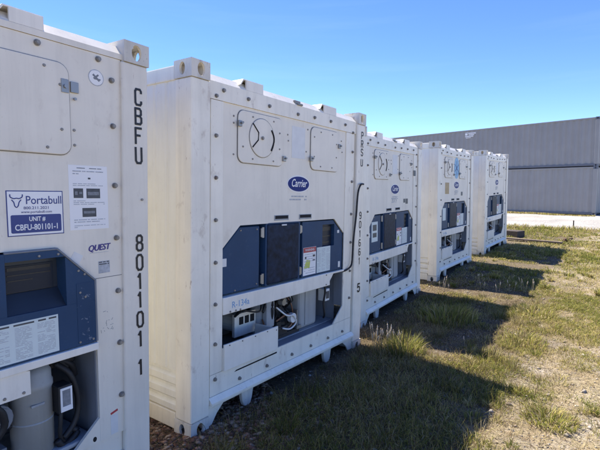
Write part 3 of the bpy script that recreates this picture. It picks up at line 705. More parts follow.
GLYPH = {
    'C': [[(1, .78), (1, .88), (.82, 1), (.18, 1), (0, .86), (0, .14), (.18, 0), (.82, 0), (1, .12), (1, .22)]],
    'B': [[(0, 0), (0, 1), (.75, 1), (.96, .88), (.96, .64), (.75, .52), (0, .52)], [(.75, .52), (1, .40), (1, .12), (.78, 0), (0, 0)]],
    'F': [[(0, 0), (0, 1), (1, 1)], [(0, .53), (.75, .53)]],
    'U': [[(0, 1), (0, .16), (.2, 0), (.8, 0), (1, .16), (1, 1)]],
    'P': [[(0, 0), (0, 1), (.78, 1), (1, .88), (1, .6), (.78, .48), (0, .48)]],
    'R': [[(0, 0), (0, 1), (.78, 1), (1, .88), (1, .62), (.78, .5), (0, .5)], [(.5, .5), (1, 0)]],
    'S': [[(1, .84), (.8, 1), (.2, 1), (0, .86), (0, .66), (.2, .54), (.8, .46), (1, .34), (1, .14), (.8, 0), (.2, 0), (0, .16)]],
    '0': [[(.25, 0), (0, .18), (0, .82), (.25, 1), (.75, 1), (1, .82), (1, .18), (.75, 0), (.25, 0)]],
    '1': [[(.25, .80), (.55, 1), (.55, 0)]],
    '5': [[(.95, 1), (.08, 1), (0, .55), (.3, .62), (.75, .62), (1, .48), (1, .16), (.75, 0), (.2, 0), (0, .14)]],
    '6': [[(.9, .9), (.7, 1), (.25, 1), (0, .82), (0, .18), (.25, 0), (.75, 0), (1, .18), (1, .42), (.75, .56), (0, .5)]],
    '8': [[(.25, .53), (.05, .66), (.05, .88), (.28, 1), (.72, 1), (.95, .88), (.95, .66), (.75, .53), (.25, .53), (0, .38), (0, .13), (.25, 0), (.75, 0), (1, .13), (1, .38), (.75, .53)]],
    '9': [[(.1, .1), (.3, 0), (.75, 0), (1, .18), (1, .82), (.75, 1), (.25, 1), (0, .82), (0, .58), (.25, .44), (1, .5)]],
}
def stroke(bm, ch, u, z, wd, ht, th, v):
    """stencilled character as flat strokes, centred on u, from z up to z + ht"""
    for q, path in enumerate(GLYPH[ch]):
        P = [Vector((u-wd/2 + a*wd, z + b2*ht)) for a, b2 in path]; lay_ = v - 0.0004*q
        for a, b2 in zip(P, P[1:]):
            d = (b2-a).normalized(); n = Vector((-d.y, d.x))*th/2; a2 = a - d*th*0.30; b3 = b2 + d*th*0.30
            f = [bm.verts.new((x.x, lay_, x.y)) for x in (a2-n, b3-n, b3+n, a2+n)]; bm.faces.new(f); lay_ -= 0.00004

def stack(t, chars, u, m, cap, wid=0.8, bold=0.001, v=-0.0005, skew=0.0):
    for ch, wc in chars:
        part('post_character', m, t, stroke, ch, u - skew*(2.257-wc), wc-cap/2, cap*wid, cap, bold, v)
    return

A = reefer_a(); A.matrix_world = pose(*POSES[1])
A['label'] = 'cream white container with blue unit covers, second nearest, largest one shown whole'
later = []
for k, lab in ((2, 'cream white container third in the row, in the narrow view beside the hose'),
               (3, 'cream white container with a light blue emblem between its vents and a tan sticker'),
               (4, 'white container at the far end of the row, nearest the gravel')):
    c = copy_tree(A); c.matrix_world = pose(*POSES[k]); c['label'] = lab; later.append(c)
B3, B4, B5 = later
# container 2: post code and the black hose hooked on the right post
stack(A, [('P', 2.36), ('R', 2.27), ('S', 2.18), ('U', 2.07), ('9', 1.50), ('0', 1.40), ('1', 1.30), ('6', 1.20), ('6', 1.10), ('1', 1.00)], 2.372, 'black', 0.070, 0.55, 0.011)
stack(A, [('5', 0.705)], 2.372, 'black', 0.085, 0.55, 0.018)
part('drain_hose', 'dark', A, lambda bm: tube(bm, [(2.40, -0.012, 1.84), (2.32, -0.022, 1.83), (2.27, -0.018, 1.74), (2.25, -0.014, 1.50), (2.215, -0.008, 1.25), (2.20, -0.006, 1.03), (2.17, -0.006, 0.965), (2.11, 0.006, 0.935), (2.06, 0.03, 0.92)], 0.010, 8), smooth=True)
# container 3: document on the blue cover, dark stickers
part('document_pouch', 'papergrn', B3, lambda bm: box(bm, 0.43, 0.64, 0.0425, 0.0445, 1.10, 1.37), label='pale document on the left blue cover')
part('document_print', 'printdk', B3, lambda bm: [box(bm, 0.47, 0.60, 0.0415, 0.0425, 1.25, 1.33), box(bm, 0.47, 0.60, 0.0415, 0.0425, 1.16, 1.22)])
part('dark_sticker', 'printdk', B3, lambda bm: box(bm, 2.06, 2.17, 0.0195, 0.0218, 2.02, 2.11))
part('dark_sticker', 'printdk', B3, lambda bm: [box(bm, 1.62, 1.70, 0.0275, 0.0295, 1.60, 1.66), box(bm, 1.72, 1.82, 0.0275, 0.0295, 1.58, 1.66)])
text('year_lettering', '2019', 0.075, 1.22, 1.61, 0.0290, 'printlt', B3, 'CENTER')
# container 4: light blue emblem, tan sticker
em = part('emblem', 'sky', B4, prism, circ(1.24, 2.15, 0.165, 0.215), 0.0265, 0.0295)
def star(bm):
    for k in range(3):
        box(bm, -0.15, 0.15, 0.0255, 0.0264-0.0003*k, -0.008, 0.008, M4=Matrix.Translation((1.24, 0, 2.15)) @ Matrix.Rotation(R(60*k+30), 4, 'Y'))
part('emblem_star', 'logo', em, star)
part('tan_sticker', 'tan', B4, lambda bm: box(bm, 0.52, 0.76, 0.0275, 0.0295, 1.63, 1.85))
part('dark_sticker', 'printdk', B4, lambda bm: box(bm, 1.58, 1.70, 0.0275, 0.0295, 1.59, 1.67))
text('year_lettering', '2019', 0.075, 1.22, 1.61, 0.0290, 'printlt', B4, 'CENTER')
text('year_lettering', '2019', 0.075, 1.22, 1.61, 0.0290, 'printlt', B5, 'CENTER')
part('document_pouch', 'papergrn', B4, lambda bm: box(bm, 0.43, 0.62, 0.0425, 0.0445, 1.12, 1.36))

# ------------------------------------------------------------------ nearest container (other unit type)
def reefer_b():
    t = thing('refrigerated_container', 'greyish white container nearest the viewer, cut by the left picture edge, with black CBFU lettering', 'shipping container', 'white refrigerated containers standing in a row')
    shell(t, 'greyw', 'side', 'greyw'); front_sill(t, 'greyw')
    keep = {o.name for o in COL.objects}
    header(t, 'greyw', 2.470, 2.503, [(0.60, 0.86), (1.56, 1.79)])
    v = 0.026
    part('upper_panel', 'greyw', t, prism, [(0.20, 2.468), (2.235, 2.468), (2.235, 1.122), (2.022, 1.122), (1.800, 1.335), (0.64, 1.335), (0.42, 1.122), (0.20, 1.122)], v, v+0.02, 0.0)
    part('flange', 'greyw', t, box, 2.022, 2.235, v, v+0.02, 0.09, 1.1195)
    part('flange', 'greyw', t, box, 0.20, 0.42, v, v+0.02, 0.09, 1.1195)
    part('gusset', 'greyw', t, prism, [(2.0215, 0.2445), (2.0215, 0.09), (1.845, 0.09)], v, v+0.02)
    bolts(t, [(2.17, z) for z in (2.33, 2.054, 1.689, 1.361, 1.023, 0.686, 0.34)] + [(0.27, z) for z in (2.33, 2.054, 1.689, 1.361, 1.023, 0.686, 0.34)] + [(u, 2.437) for u in (0.35, 0.7, 1.05, 1.40, 1.749, 2.088)], v, 0.0125)
    access_panel(t, 'greyw', 1.36, 1.905, 1.855, 2.36, v, latches=())
    part('panel_clip', 'steel', t, lambda bm: [box(bm, 1.86, 1.90, v-0.017, v-0.0125, 2.20, 2.275, 0.002), box(bm, 1.915, 1.96, v-0.012, v, 2.21, 2.27, 0.002), cyl(bm, (1.882, v-0.02, 2.235), 0.011, 0.012, 'v', 10), cyl(bm, (1.935, v-0.014, 2.175), 0.008, 0.012, 'v', 10)])
    access_panel(t, 'greyw', 0.53, 1.075, 1.855, 2.36, v, vent=(0.80, 2.11, 0.17), latches=((1.07, 1.93),))
    screws(t, [(1.93, 1.915), (1.86, 2.33), (1.93, 2.0)], v)
    # round seal sticker
    rs = part('round_seal', 'printlt', t, prism, circ(2.073, 2.325, 0.048), v-0.0012, v)
    part('seal_face', 'paper', rs, prism, circ(2.073, 2.325, 0.043), v-0.0020, v-0.0011)
    part('seal_mark', 'print', rs, lambda bm: [box(bm, -0.026, 0.026, v-0.0026, v-0.0019, -0.006, 0.006, M4=Matrix.Translation((2.073, 0, 2.325)) @ Matrix.Rotation(R(40), 4, 'Y')), box(bm, -0.02, 0.02, v-0.0027, v-0.0018, -0.005, 0.005, M4=Matrix.Translation((2.072, 0, 2.331)) @ Matrix.Rotation(R(-40), 4, 'Y')), box(bm, -0.02, 0.02, v-0.0028, v-0.0018, -0.004, 0.004, M4=Matrix.Translation((2.08, 0, 2.318)))])
    # owner sticker
    st = part('owner_sticker', 'navy', t, box, 1.565, 1.850, v-0.0012, v, 1.412, 1.652, label='white and navy company sticker')
    part('sticker_face', 'paper', st, box, 1.570, 1.845, v-0.0020, v-0.0011, 1.417, 1.647)
    part('sticker_band', 'navy', st, lambda bm: prism(bm, rrect(1.582, 1.836, 1.428, 1.524, 0.008), v-0.0029, v-0.0018))
    text('company_lettering', 'Portabull', 0.043, 1.655, 1.581, v-0.0028, 'navy', st, 'LEFT', 0, 1, 0.0003, fit=0.182)
    def bull(bm):
        f = lambda pts, r: tube(bm, [(a, v-0.0026, b2) for a, b2 in pts], r, 6)
        f([(1.583, 1.632), (1.585, 1.618), (1.600, 1.610), (1.613, 1.612), (1.626, 1.610), (1.640, 1.618), (1.642, 1.632)], 0.0028)
        f([(1.590, 1.604), (1.600, 1.590), (1.604, 1.572), (1.612, 1.564), (1.620, 1.572), (1.625, 1.590), (1.635, 1.604)], 0.0026)
    part('bull_mark', 'navy', st, bull)
    text('phone_lettering', '800.211.2021', 0.015, 1.710, 1.553, v-0.0028, 'navy', st, 'CENTER', 0, fit=0.125)
    text('address_lettering', 'www.portabull.com', 0.013, 1.710, 1.533, v-0.0028, 'navy', st, 'CENTER', 0, fit=0.155)
    text('unit_lettering', 'UNIT #', 0.023, 1.710, 1.490, v-0.0036, 'paper', st, 'CENTER', 0, 1, 0.0009, fit=0.082)
    text('unit_number', 'CBFU-801101-1', 0.030, 1.710, 1.443, v-0.0036, 'paper', st, 'CENTER', 0, 1, 0.0010, fit=0.215)
    # notice sheet
    ns = sheet(t, 'notice_sheet', 'paper', 1.886, 2.122, 1.425, 1.802, v, label='white printed notice with three dark photos')
    q = v-0.002
    part('notice_photo', 'printdk', ns, box, 1.912, 1.968, q-0.0006, q+0.0005, 1.612, 1.668)
    part('notice_photo', 'printdk', ns, box, 1.988, 2.072, q-0.0006, q+0.0005, 1.610, 1.668)
    part('notice_photo', 'printdk', ns, box, 1.960, 2.044, q-0.0006, q+0.0005, 1.500, 1.553)
    for a, b2, z0, z1 in ((1.995, 2.065, 1.628, 1.648), (1.968, 2.036, 1.520, 1.535), (1.92, 1.935, 1.63, 1.65), (1.945, 1.962, 1.635, 1.648)): part('photo_detail', 'print', ns, box, a, b2, q-0.001, q-0.0004, z0, z1)
    rows(ns, 'notice_print', 'print', 1.935, 2.085, 1.782, 1.79, 1, q, 0.6, False, 2)
    for a, b2, n in ((1.745, 1.775, 2), (1.68, 1.70, 2), (1.57, 1.60, 3), (1.465, 1.49, 2), (1.435, 1.455, 2)): rows(ns, 'notice_print', 'printlt', 1.91, 2.10, a, b2, n, q, 0.4, True, int(a*1000))
    part('notice_mark', 'printdk', ns, box, 2.0, 2.015, q-0.0006, q+0.0004, 1.722, 1.732)
    text('model_lettering', 'QUEST', 0.036, 1.985, 1.291, v-0.001, 'purple', t, 'LEFT', 0.3, 1.12, 0.0, R(2), fit=0.140, dbl=0.0022)
    part('model_underline', 'printlt', t, box, 1.995, 2.115, v-0.0012, v-0.0004, 1.279, 1.281)
    sm = sheet(t, 'serial_label', 'printlt', 2.047, 2.120, 1.150, 1.225, v)
    rows(sm, 'label_print', 'printdk', 2.05, 2.116, 1.20, 1.225, 2, v-0.002, 0.45, False, 8)
    part('peeled_label', 'paper2', t, lambda bm: box(bm, -0.03, 0.03, v-0.001, v-0.0002, -0.028, 0.028, M4=Matrix.Translation((1.915, 0, 1.262)) @ Matrix.Rotation(R(30), 4, 'Y')))
    part('panel_joint', 'gasket', t, box, 2.025, 2.20, v-0.0008, v+0.0005, 1.1195, 1.1235)
    # scuffs of peeled stickers below the joint
    rnd = random.Random(11)
    for k in range(14):
        a = 2.045+rnd.random()*0.09; z = 0.785+rnd.random()**1.5*0.13; l = rnd.uniform(0.006, 0.022); an = rnd.choice([0, 80, 60, 110, 95])+rnd.uniform(-12, 12)
        part('scuff_mark', 'print', t, box, -l/2, l/2, v-0.0006-0.00002*k, v+0.0003, -0.0011, 0.0011, M4=Matrix.Translation((a, 0, z)) @ Matrix.Rotation(R(an), 4, 'Y'))
    part('hazard_strip', 'red', t, lambda bm: box(bm, -0.025, 0.025, v-0.001, v+0.0003, -0.007, 0.007, M4=Matrix.Translation((2.118, 0, 0.243)) @ Matrix.Rotation(R(-14), 4, 'Y')))
    part('rating_label', 'paper2', t, box, 2.092, 2.142, v-0.0009, v+0.0003, 0.10, 0.226)
    part('drain_hole', 'hole', t, prism, circ(1.985, 0.122, 0.012, 0.016, 14), v-0.001, v+0.001)
    # blue cover
    cv = part('control_cover', 'blue', t, lambda bm: [
        prism(bm, [(0.435, 0.745), (2.005, 0.745), (2.005, 1.0), (0.435, 1.0)], 0.004, 0.10),
        prism(bm, [(1.838, 1.0005), (2.005, 1.0005), (2.005, 1.115), (1.838, 1.278)], 0.004, 0.10),
        prism(bm, [(0.435, 1.0005), (1.535, 1.0005), (1.535, 1.325), (0.64, 1.325), (0.435, 1.115)], 0.004, 0.10),
        prism(bm, [(1.5355, 1.283), (1.8375, 1.283), (1.793, 1.325), (1.5355, 1.325)], 0.004, 0.10)])
    def edge(bm):
        tube(bm, [(1.535, 0.006, 1.330), (1.797, 0.006, 1.330), (2.011, 0.006, 1.119), (2.011, 0.006, 0.745)], 0.0065, 8, smooth=False)
    part('cover_edge', 'baydk', cv, edge)
    # deep display window with sloping lower ledge
    part('display_recess', 'recess', cv, lambda bm: [prism(bm, [(0.012, 1.0005), (0.095, 1.10), (0.099, 1.10), (0.099, 1.0005)], 1.5355, 1.8375, axis='u'), box(bm, 1.5355, 1.8375, 0.0955, 0.0995, 1.101, 1.2825)])
    part('display', 'glass', cv, box, 1.56, 1.81, 0.085, 0.0953, 1.105, 1.25)
    part('display_strip', 'brown', cv, lambda bm: [box(bm, 1.575, 1.795, 0.082, 0.085, 1.222, 1.240), box(bm, 1.575, 1.795, 0.082, 0.085, 1.195, 1.201), box(bm, 1.575, 1.70, 0.082, 0.085, 1.165, 1.171)])
    part('worn_patch', 'blueworn', cv, box, 1.895, 1.985, 0.0022, 0.0042, 0.757, 1.115, label='blue strip with paint flaked off')
    screws(cv, [(1.80, 1.30), (1.91, 1.19), (1.945, 1.165), (1.905, 0.765), (1.985, 0.765), (1.945, 1.03), (1.915, 1.06), (1.70, 1.30)], 0.004, 0.007)
    # operating label
    il = part('instruction_label', 'papergrn', cv, box, 1.10, 1.785, 0.0022, 0.0042, 0.752, 0.962, label='pale table of instructions in three columns')
    for a, b2 in ((1.12, 1.28), (1.295, 1.42), (1.435, 1.545), (1.56, 1.655), (1.67, 1.775)):
        rows(il, 'label_print', 'printlt', a+0.005, b2-0.008, 0.762, 0.935, 22, 0.0020, 0.36, True, int(a*99))
    part('label_rule', 'printdk', il, lambda bm: [box(bm, a, b2, 0.0012, 0.0021, 0.944, 0.953) for a, b2 in ((1.12, 1.54), (1.56, 1.66), (1.68, 1.72), (1.735, 1.775))] and None)
    # thin crossmember and plate
    part('crossmember', 'white', t, box, 0.425, 2.010, -0.012, 0.10, 0.694, 0.738, 0.005)
    pl = part('cover_plate', 'white', t, prism, [(0.425, 0.56), (1.625, 0.56), (1.625, 0.688), (1.60, 0.6935), (0.425, 0.6935)], -0.004, 0.008)
    screws(pl, [(1.59, 0.58), (1.50, 0.58)], -0.004)
    # bay
    bay(t, 'baydk', 0.421, 2.015, 0.10, 0.69, 0.047, 0.60)
    tk = part('receiver_tank', 'cond', t, lambda bm: lathe(bm, (1.712, 0.19, 0.12), [(0.108, 0.0), (0.108, 0.40), (0.112, 0.404), (0.112, 0.43), (0.106, 0.44), (0.104, 0.49), (0.085, 0.525), (0.05, 0.535), (0.05, 0.56), (0.046, 0.568), (0.001, 0.568)], 32), smooth=True)
    part('tank_strap', 'bay', tk, lambda bm: [lathe(bm, (1.712, 0.19, 0.33), [(0.1085, 0), (0.1105, 0.002), (0.1105, 0.008), (0.1085, 0.010)], 32), box(bm, 1.66, 1.73, 0.076, 0.0835, 0.44, 0.452)])
    pb = part('contactor_box', 'dark', t, box, 1.795, 1.875, 0.055, 0.15, 0.355, 0.515, 0.004)
    part('box_bezel', 'paper', pb, lambda bm: [box(bm, 1.805, 1.872, 0.049, 0.0555, 0.49, 0.503), box(bm, 1.805, 1.872, 0.049, 0.0555, 0.362, 0.392), box(bm, 1.805, 1.815, 0.0492, 0.0555, 0.3925, 0.4895), box(bm, 1.862, 1.872, 0.0492, 0.0555, 0.3925, 0.4895)])
    part('box_face', 'print', pb, box, 1.8155, 1.8615, 0.051, 0.0555, 0.393, 0.489)
    part('cable_bundle', 'dark', t, lambda bm: [tube(bm, [(1.84, 0.16, 0.62), (1.89, 0.11, 0.56), (1.925, 0.10, 0.44), (1.93, 0.10, 0.32), (1.90, 0.10, 0.24), (1.84, 0.10, 0.18)], 0.017, 8), tube(bm, [(1.83, 0.10, 0.36), (1.82, 0.09, 0.30), (1.82, 0.10, 0.2), (1.86, 0.12, 0.13)], 0.012, 8), tube(bm, [(1.86, 0.2, 0.64), (1.94, 0.18, 0.58), (1.97, 0.2, 0.5)], 0.02, 8), tube(bm, [(1.80, 0.25, 0.60), (1.88, 0.2, 0.66), (1.96, 0.2, 0.60)], 0.024, 8), tube(bm, [(1.9, 0.14, 0.20), (1.93, 0.12, 0.17), (1.84, 0.1, 0.13), (1.8, 0.1, 0.18)], 0.02, 8)], smooth=True)
    part('valve', 'dark', t, cyl, (1.90, 0.2, 0.60), 0.035, 0.06, 'v', 12); part('valve', 'dark', t, cyl, (1.95, 0.22, 0.64), 0.03, 0.05, 'v', 12)
    part('valve_block', 'dark', t, box, 1.83, 1.88, 0.2, 0.26, 0.58, 0.65, 0.005)
    part('compressor', 'baydk', t, lambda bm: [cyl(bm, (1.40, 0.25, 0.42), 0.13, 0.30, 'u', 20, b=0.02), cyl(bm, (1.5, 0.13, 0.43), 0.08, 0.08, 'v', 16, b=0.01), box(bm, 1.22, 1.56, 0.15, 0.40, 0.18, 0.24)])
    part('coil_hose', 'dark', t, lambda bm: [tube(bm, [(1.40, 0.09, 0.55), (1.50, 0.08, 0.50), (1.53, 0.09, 0.40), (1.48, 0.1, 0.33), (1.38, 0.11, 0.30)], 0.02, 8), tube(bm, [(1.3, 0.12, 0.6), (1.45, 0.11, 0.45), (1.57, 0.12, 0.36)], 0.014, 8)], smooth=True)
    part('drip_pan', 'bay', t, box, 0.45, 2.0, 0.06, 0.5, 0.112, 0.14, 0.01)
    # lettering on the right post
    chars = [('C', 2.257), ('B', 2.135), ('F', 2.010), ('U', 1.885), ('8', 1.315), ('0', 1.187), ('1', 1.062), ('1', 0.938), ('0', 0.806), ('1', 0.675), ('1', 0.482)]
    stack(t, [(c2, z+0.001) for c2, z in chars], 2.338, 'black', 0.098, 0.43, 0.0145, skew=0.021)
    part('rivet', 'bolt', t, lambda bm: cyl(bm, (2.345, -0.002, 1.60), 0.008, 0.008, 'v', 10))
    remap(t, keep, (0.9257, -0.0199, 0.2486), (0.0063, 0.8931, 0.259), 0.9)
    part('flange', 'greyw', t, box, 0.19, W-0.19, 0.03, 0.05, 0.24, 0.36)
    return t
Bc = reefer_b(); Bc.matrix_world = pose(*POSES[0])

# ------------------------------------------------------------------ timbers and small things on the ground
def lay(name, label, cat, m, a, b2, wd, ht, lift=0.0, b=0.006):
    a = Vector((a[0], a[1], tz(*a)+lift)); b2 = Vector((b2[0], b2[1], tz(*b2)+lift)); d = b2-a
    mt = Matrix.Translation(a) @ d.to_track_quat('X', 'Z').to_matrix().to_4x4()
    bm = bmesh.new(); box(bm, 0, d.length, -wd/2, wd/2, 0, ht, b)
    o = obj(name, bm, m); o.matrix_world = mt; return tag(o, label, cat)
lay('timber_block', 'short dark timber block on the grass beside the farthest white container', 'timber', 'wood', (16.2, 2.78), (16.05, 2.30), 0.50, 0.20)
lay('wooden_plank', 'long thin brown plank lying in the grass in front of the dark timber block', 'plank', 'woodpale', (15.0, 2.55), (14.8, 1.05), 0.16, 0.045, 0.045)
br = bmesh.new()
for k in range(5): tube(br, [(random.uniform(-.2, .2), random.uniform(-.15, .15), 0.02), (random.uniform(-.2, .2), random.uniform(-.15, .15), 0.10), (random.uniform(-.25, .25), random.uniform(-.2, .2), 0.03)], 0.015, 6)
o = obj('rusty_scrap', br, 'rusty'); o.location = (15.6, 0.98, tz(15.6, 0.98)); tag(o, 'small tangle of rusty scrap at the near end of the brown plank', 'scrap metal')
pm = bmesh.new(); cyl(pm, (0, 0, 0.16), 0.02, 0.36, 'w', 8)
o = obj('marker_stake', pm, 'wood'); o.location = (19.3, 1.04, tz(19.3, 1.04)); tag(o, 'small dark stake standing at the edge of the gravel', 'stake')

# ------------------------------------------------------------------ grass, litter and stones (nobody could count them)
def attr_mat(name, rough=0.8, trans=0.0):
    m = bpy.data.materials.new(name); m.use_nodes = True; N = m.node_tree.nodes; L = m.node_tree.links
    b = N['Principled BSDF']; b.inputs['Roughness'].default_value = rough; b.inputs['Specular IOR Level'].default_value = 0.2
    a = N.new('ShaderNodeAttribute'); a.attribute_name = 'tint'; L.new(a.outputs['Color'], b.inputs['Base Color'])
    if trans:
        tr = N.new('ShaderNodeBsdfTranslucent'); L.new(a.outputs['Color'], tr.inputs['Color'])
        mx = N.new('ShaderNodeMixShader'); mx.inputs[0].default_value = trans
        L.new(b.outputs[0], mx.inputs[1]); L.new(tr.outputs[0], mx.inputs[2]); L.new(mx.outputs[0], N['Material Output'].inputs['Surface'])
    return m
GRASS = attr_mat('grass_blades', 0.7, 0.5); LITTER = attr_mat('litter_and_stones', 0.9)

def mesh_np(name, v, faces_n, loops, cols, m):
    me = bpy.data.meshes.new(name); me.vertices.add(len(v)); me.vertices.foreach_set('co', v.astype(np.float32).ravel())
    me.loops.add(len(loops)); me.loops.foreach_set('vertex_index', loops.astype(np.int32))
    me.polygons.add(len(faces_n)); st = np.concatenate([[0], np.cumsum(faces_n)[:-1]]).astype(np.int32)
    me.polygons.foreach_set('loop_start', st)
    me.update(calc_edges=True)
    ca = me.color_attributes.new('tint', 'FLOAT_COLOR', 'POINT')
    ca.data.foreach_set('color', np.concatenate([cols, np.ones((len(cols), 1))], 1).astype(np.float32).ravel())
    me.materials.append(m); me.validate(); return me

def blades(x, y, z, h, wd, az, lean, col, tipcol):
    n = len(x); d = np.stack([np.cos(az), np.sin(az), 0*az], -1); sd_ = np.stack([-np.sin(az), np.cos(az), 0*az], -1)
    # random facing relative to bend
    fa = np.random.rand(n)*6.283; sd_ = np.stack([np.cos(fa), np.sin(fa), 0*fa], -1)
    p0 = np.stack([x, y, z], -1); up3 = np.array([0, 0, 1.0])
    hv = h[:, None]; lv = lean[:, None]
    p1 = p0 + up3*hv*0.55 + d*hv*lv*0.3; p2 = p0 + up3*hv*(1-0.35*lv**2) + d*hv*lv
    wv = wd[:, None]*sd_/2
    V = np.stack([p0-wv, p0+wv, p1+wv*0.8, p1-wv*0.8, p2], 1).reshape(-1, 3)
    i = np.arange(n)[:, None]*5
    quad = i + np.array([[0, 1, 2, 3]]); tri = i + np.array([[3, 2, 4]])
    loops = np.concatenate([quad, tri], 1).ravel(); fn = np.tile([4, 3], n)
    C = np.stack([col*0.8, col*0.8, col, col, tipcol], 1).reshape(-1, 3)
    return V, fn, loops, C

np.random.seed(5)
PAL = np.array([[0.190, 0.205, 0.045], [0.340, 0.315, 0.070], [0.460, 0.390, 0.125], [0.480, 0.400, 0.220], [0.210, 0.145, 0.080]])
def in_box(x, y, k, mrg=0.0):
    px, py = POSES[k][0], POSES[k][1]
    return (x > px-mrg) & (x < px+W+mrg) & (y > py+0.05-mrg)
def scatter(n, x0, x1, y0, y1, power=1.0):
    x = x0 + (x1-x0)*np.random.rand(n)**power; y = y0 + (y1-y0)*np.random.rand(n); return x, y
def lush(x, y):
    """how grassy the yard is: bare tracks at the lower right, clumps elsewhere"""
    n = fbm(x*0.75+3, y*0.75, 21, 4); n2 = fbm(x*2.6, y*2.6+7, 33, 3)
    n3 = fbm(x*6.5, y*6.5+3, 57, 2)
    g = np.clip((0.48*n + 0.32*n2 + 0.20*n3 - 0.385)*6.0, 0, 1)
    return g
def colour(n, x, y, green):
    g = np.clip(green + np.random.randn(n)*0.28, 0, 1)
    k = np.where(g > 0.72, 0, np.where(g > 0.52, 1, np.where(g > 0.33, 2, 3)))
    k = np.where(np.random.rand(n) < 0.10, 4, k)
    c = PAL[k]*(0.8 + 0.4*np.random.rand(n, 1)); return c
parts_ = []
def field(n, x0, x1, y0, y1, power, hs, ws, keep, shade_mul=1.0, dg=0.0, ln=(0.2, 0.7)):
    x, y = scatter(n, x0, x1, y0, y1, power)
    g = lush(x, y); k = keep(x, y, g); x, y, g = x[k], y[k], g[k]
    for q in range(5):
        b = ~in_box(x, y, q, 0.08); x, y, g = x[b], y[b], g[b]
    b = x < road_edge(y) + 0.5*np.random.rand(len(x))**3; x, y, g = x[b], y[b], g[b]
    n = len(x); gn = fbm(x*0.5+11, y*0.5, 41, 3)
    grn = np.clip(0.20 + 0.42*g + 1.5*(gn-0.5) + dg, 0, 1)
    h = hs*(0.35 + 0.65*g)*(0.5 + 0.9*np.random.rand(n))
    col = colour(n, x, y, grn)
    if shade_mul < 1: col = col*np.array([shade_mul, shade_mul*0.92, shade_mul*0.9])  # blade colour cut down to paint in the row's shade
    tip = col*1.2 + 0.07*np.random.rand(n, 1)*np.array([1, 0.85, 0.4])
    parts_.append(blades(x, y, terrain(x, y)-0.005, h, ws*(0.6+0.8*np.random.rand(n)), np.random.rand(n)*6.283, ln[0]+ln[1]*np.random.rand(n), col, tip))
rk = np.random.rand
field(150000, 1.5, 8.5, -2.0, 2.0, 0.9, 0.055, 0.0046, lambda x, y, g: rk(len(x)) < 0.06 + 0.9*g**1.5, 1.0, -0.07, (0.5, 0.75))      # near turf
field(44000, 1.5, 8.5, 0.2, 2.9, 1.0, 0.050, 0.004, lambda x, y, g: (rk(len(x)) < 0.18 + 0.5*g), 0.5, -0.2, (0.4, 0.7))   # thin blades by the row, its shade painted into their colour
field(12000, 1.6, 6.5, 0.3, 2.25, 1.0, 0.13, 0.0028, lambda x, y, g: rk(len(x)) < 0.25 + 0.3*g, 0.75, -0.25)  # taller thin blades, also coloured darker for the row's shade
field(90000, 6.0, 14.0, -1.5, 3.6, 1.0, 0.060, 0.008, lambda x, y, g: rk(len(x)) < 0.08 + 0.85*g**1.4, 1.0, -0.06, (0.45, 0.7))
field(90000, 12.0, 20.2, -3.0, 8.0, 1.0, 0.075, 0.015, lambda x, y, g: rk(len(x)) < 0.15 + 0.8*g**1.2)
field(14000, 18.6, 20.4, -5.0, 12.0, 1.0, 0.17, 0.02, lambda x, y, g: rk(len(x)) < 0.7)                       # fringe at the gravel
field(70000, 1.5, 9.5, -2.0, 1.6, 0.9, 0.036, 0.0046, lambda x, y, g: rk(len(x)) < 0.55, 1.0, -0.10, (0.7, 0.7))      # low dry cover
field(26000, 8.0, 19.5, -3.0, 4.0, 1.0, 0.05, 0.012, lambda x, y, g: rk(len(x)) < 0.6, 1.0, -0.10, (0.6, 0.7))
# tussocks: many small clumps, each with its own height and greenness
def tussocks(n, x0, x1, y0, y1, hs, wd, shade_mul=1.0):
    cx, cy = scatter(n, x0, x1, y0, y1, 1.0); g = lush(cx, cy); k = rk(n) < 0.25 + 0.75*g; cx, cy = cx[k], cy[k]
    for q in range(5):
        b = ~in_box(cx, cy, q, 0.12); cx, cy = cx[b], cy[b]
    n = len(cx); cnt = np.random.randint(25, 110, n); rad = 0.03+0.13*rk(n)**1.5; hh = hs*(0.4+1.1*rk(n)**1.6); gr = np.clip(0.22+0.75*rk(n)**1.3, 0, 1)
    i = np.repeat(np.arange(n), cnt); m = len(i)
    r_ = rad[i]*np.sqrt(rk(m)); a = rk(m)*6.283; x = cx[i]+r_*np.cos(a); y = cy[i]+r_*np.sin(a)
    for q in range(5):
        b = ~in_box(x, y, q, 0.04); x, y, i, r_, a = x[b], y[b], i[b], r_[b], a[b]
    m = len(x); c = colour(m, x, y, gr[i])*shade_mul
    parts_.append(blades(x, y, terrain(x, y)-0.005, hh[i]*(0.5+0.7*rk(m))*(1-0.4*(r_/rad[i])**2), wd*(0.6+0.8*rk(m)), a+np.random.randn(m)*0.7, 0.25+0.8*rk(m), c, c*1.25+0.05*rk(m, 1)*np.array([1, 0.9, 0.4])))
tussocks(650, 1.6, 9.0, -1.8, 1.3, 0.075, 0.0048)
tussocks(230, 1.6, 9.0, 0.8, 2.9, 0.07, 0.0045, 0.55)  # clumps near the row, its shade put into their colour
tussocks(110, 1.8, 7.5, 0.6, 2.2, 0.14, 0.0042, 0.6)  # taller clumps, darkened the same way to stand for shade
tussocks(700, 8.0, 19.0, -2.5, 3.4, 0.11, 0.011)
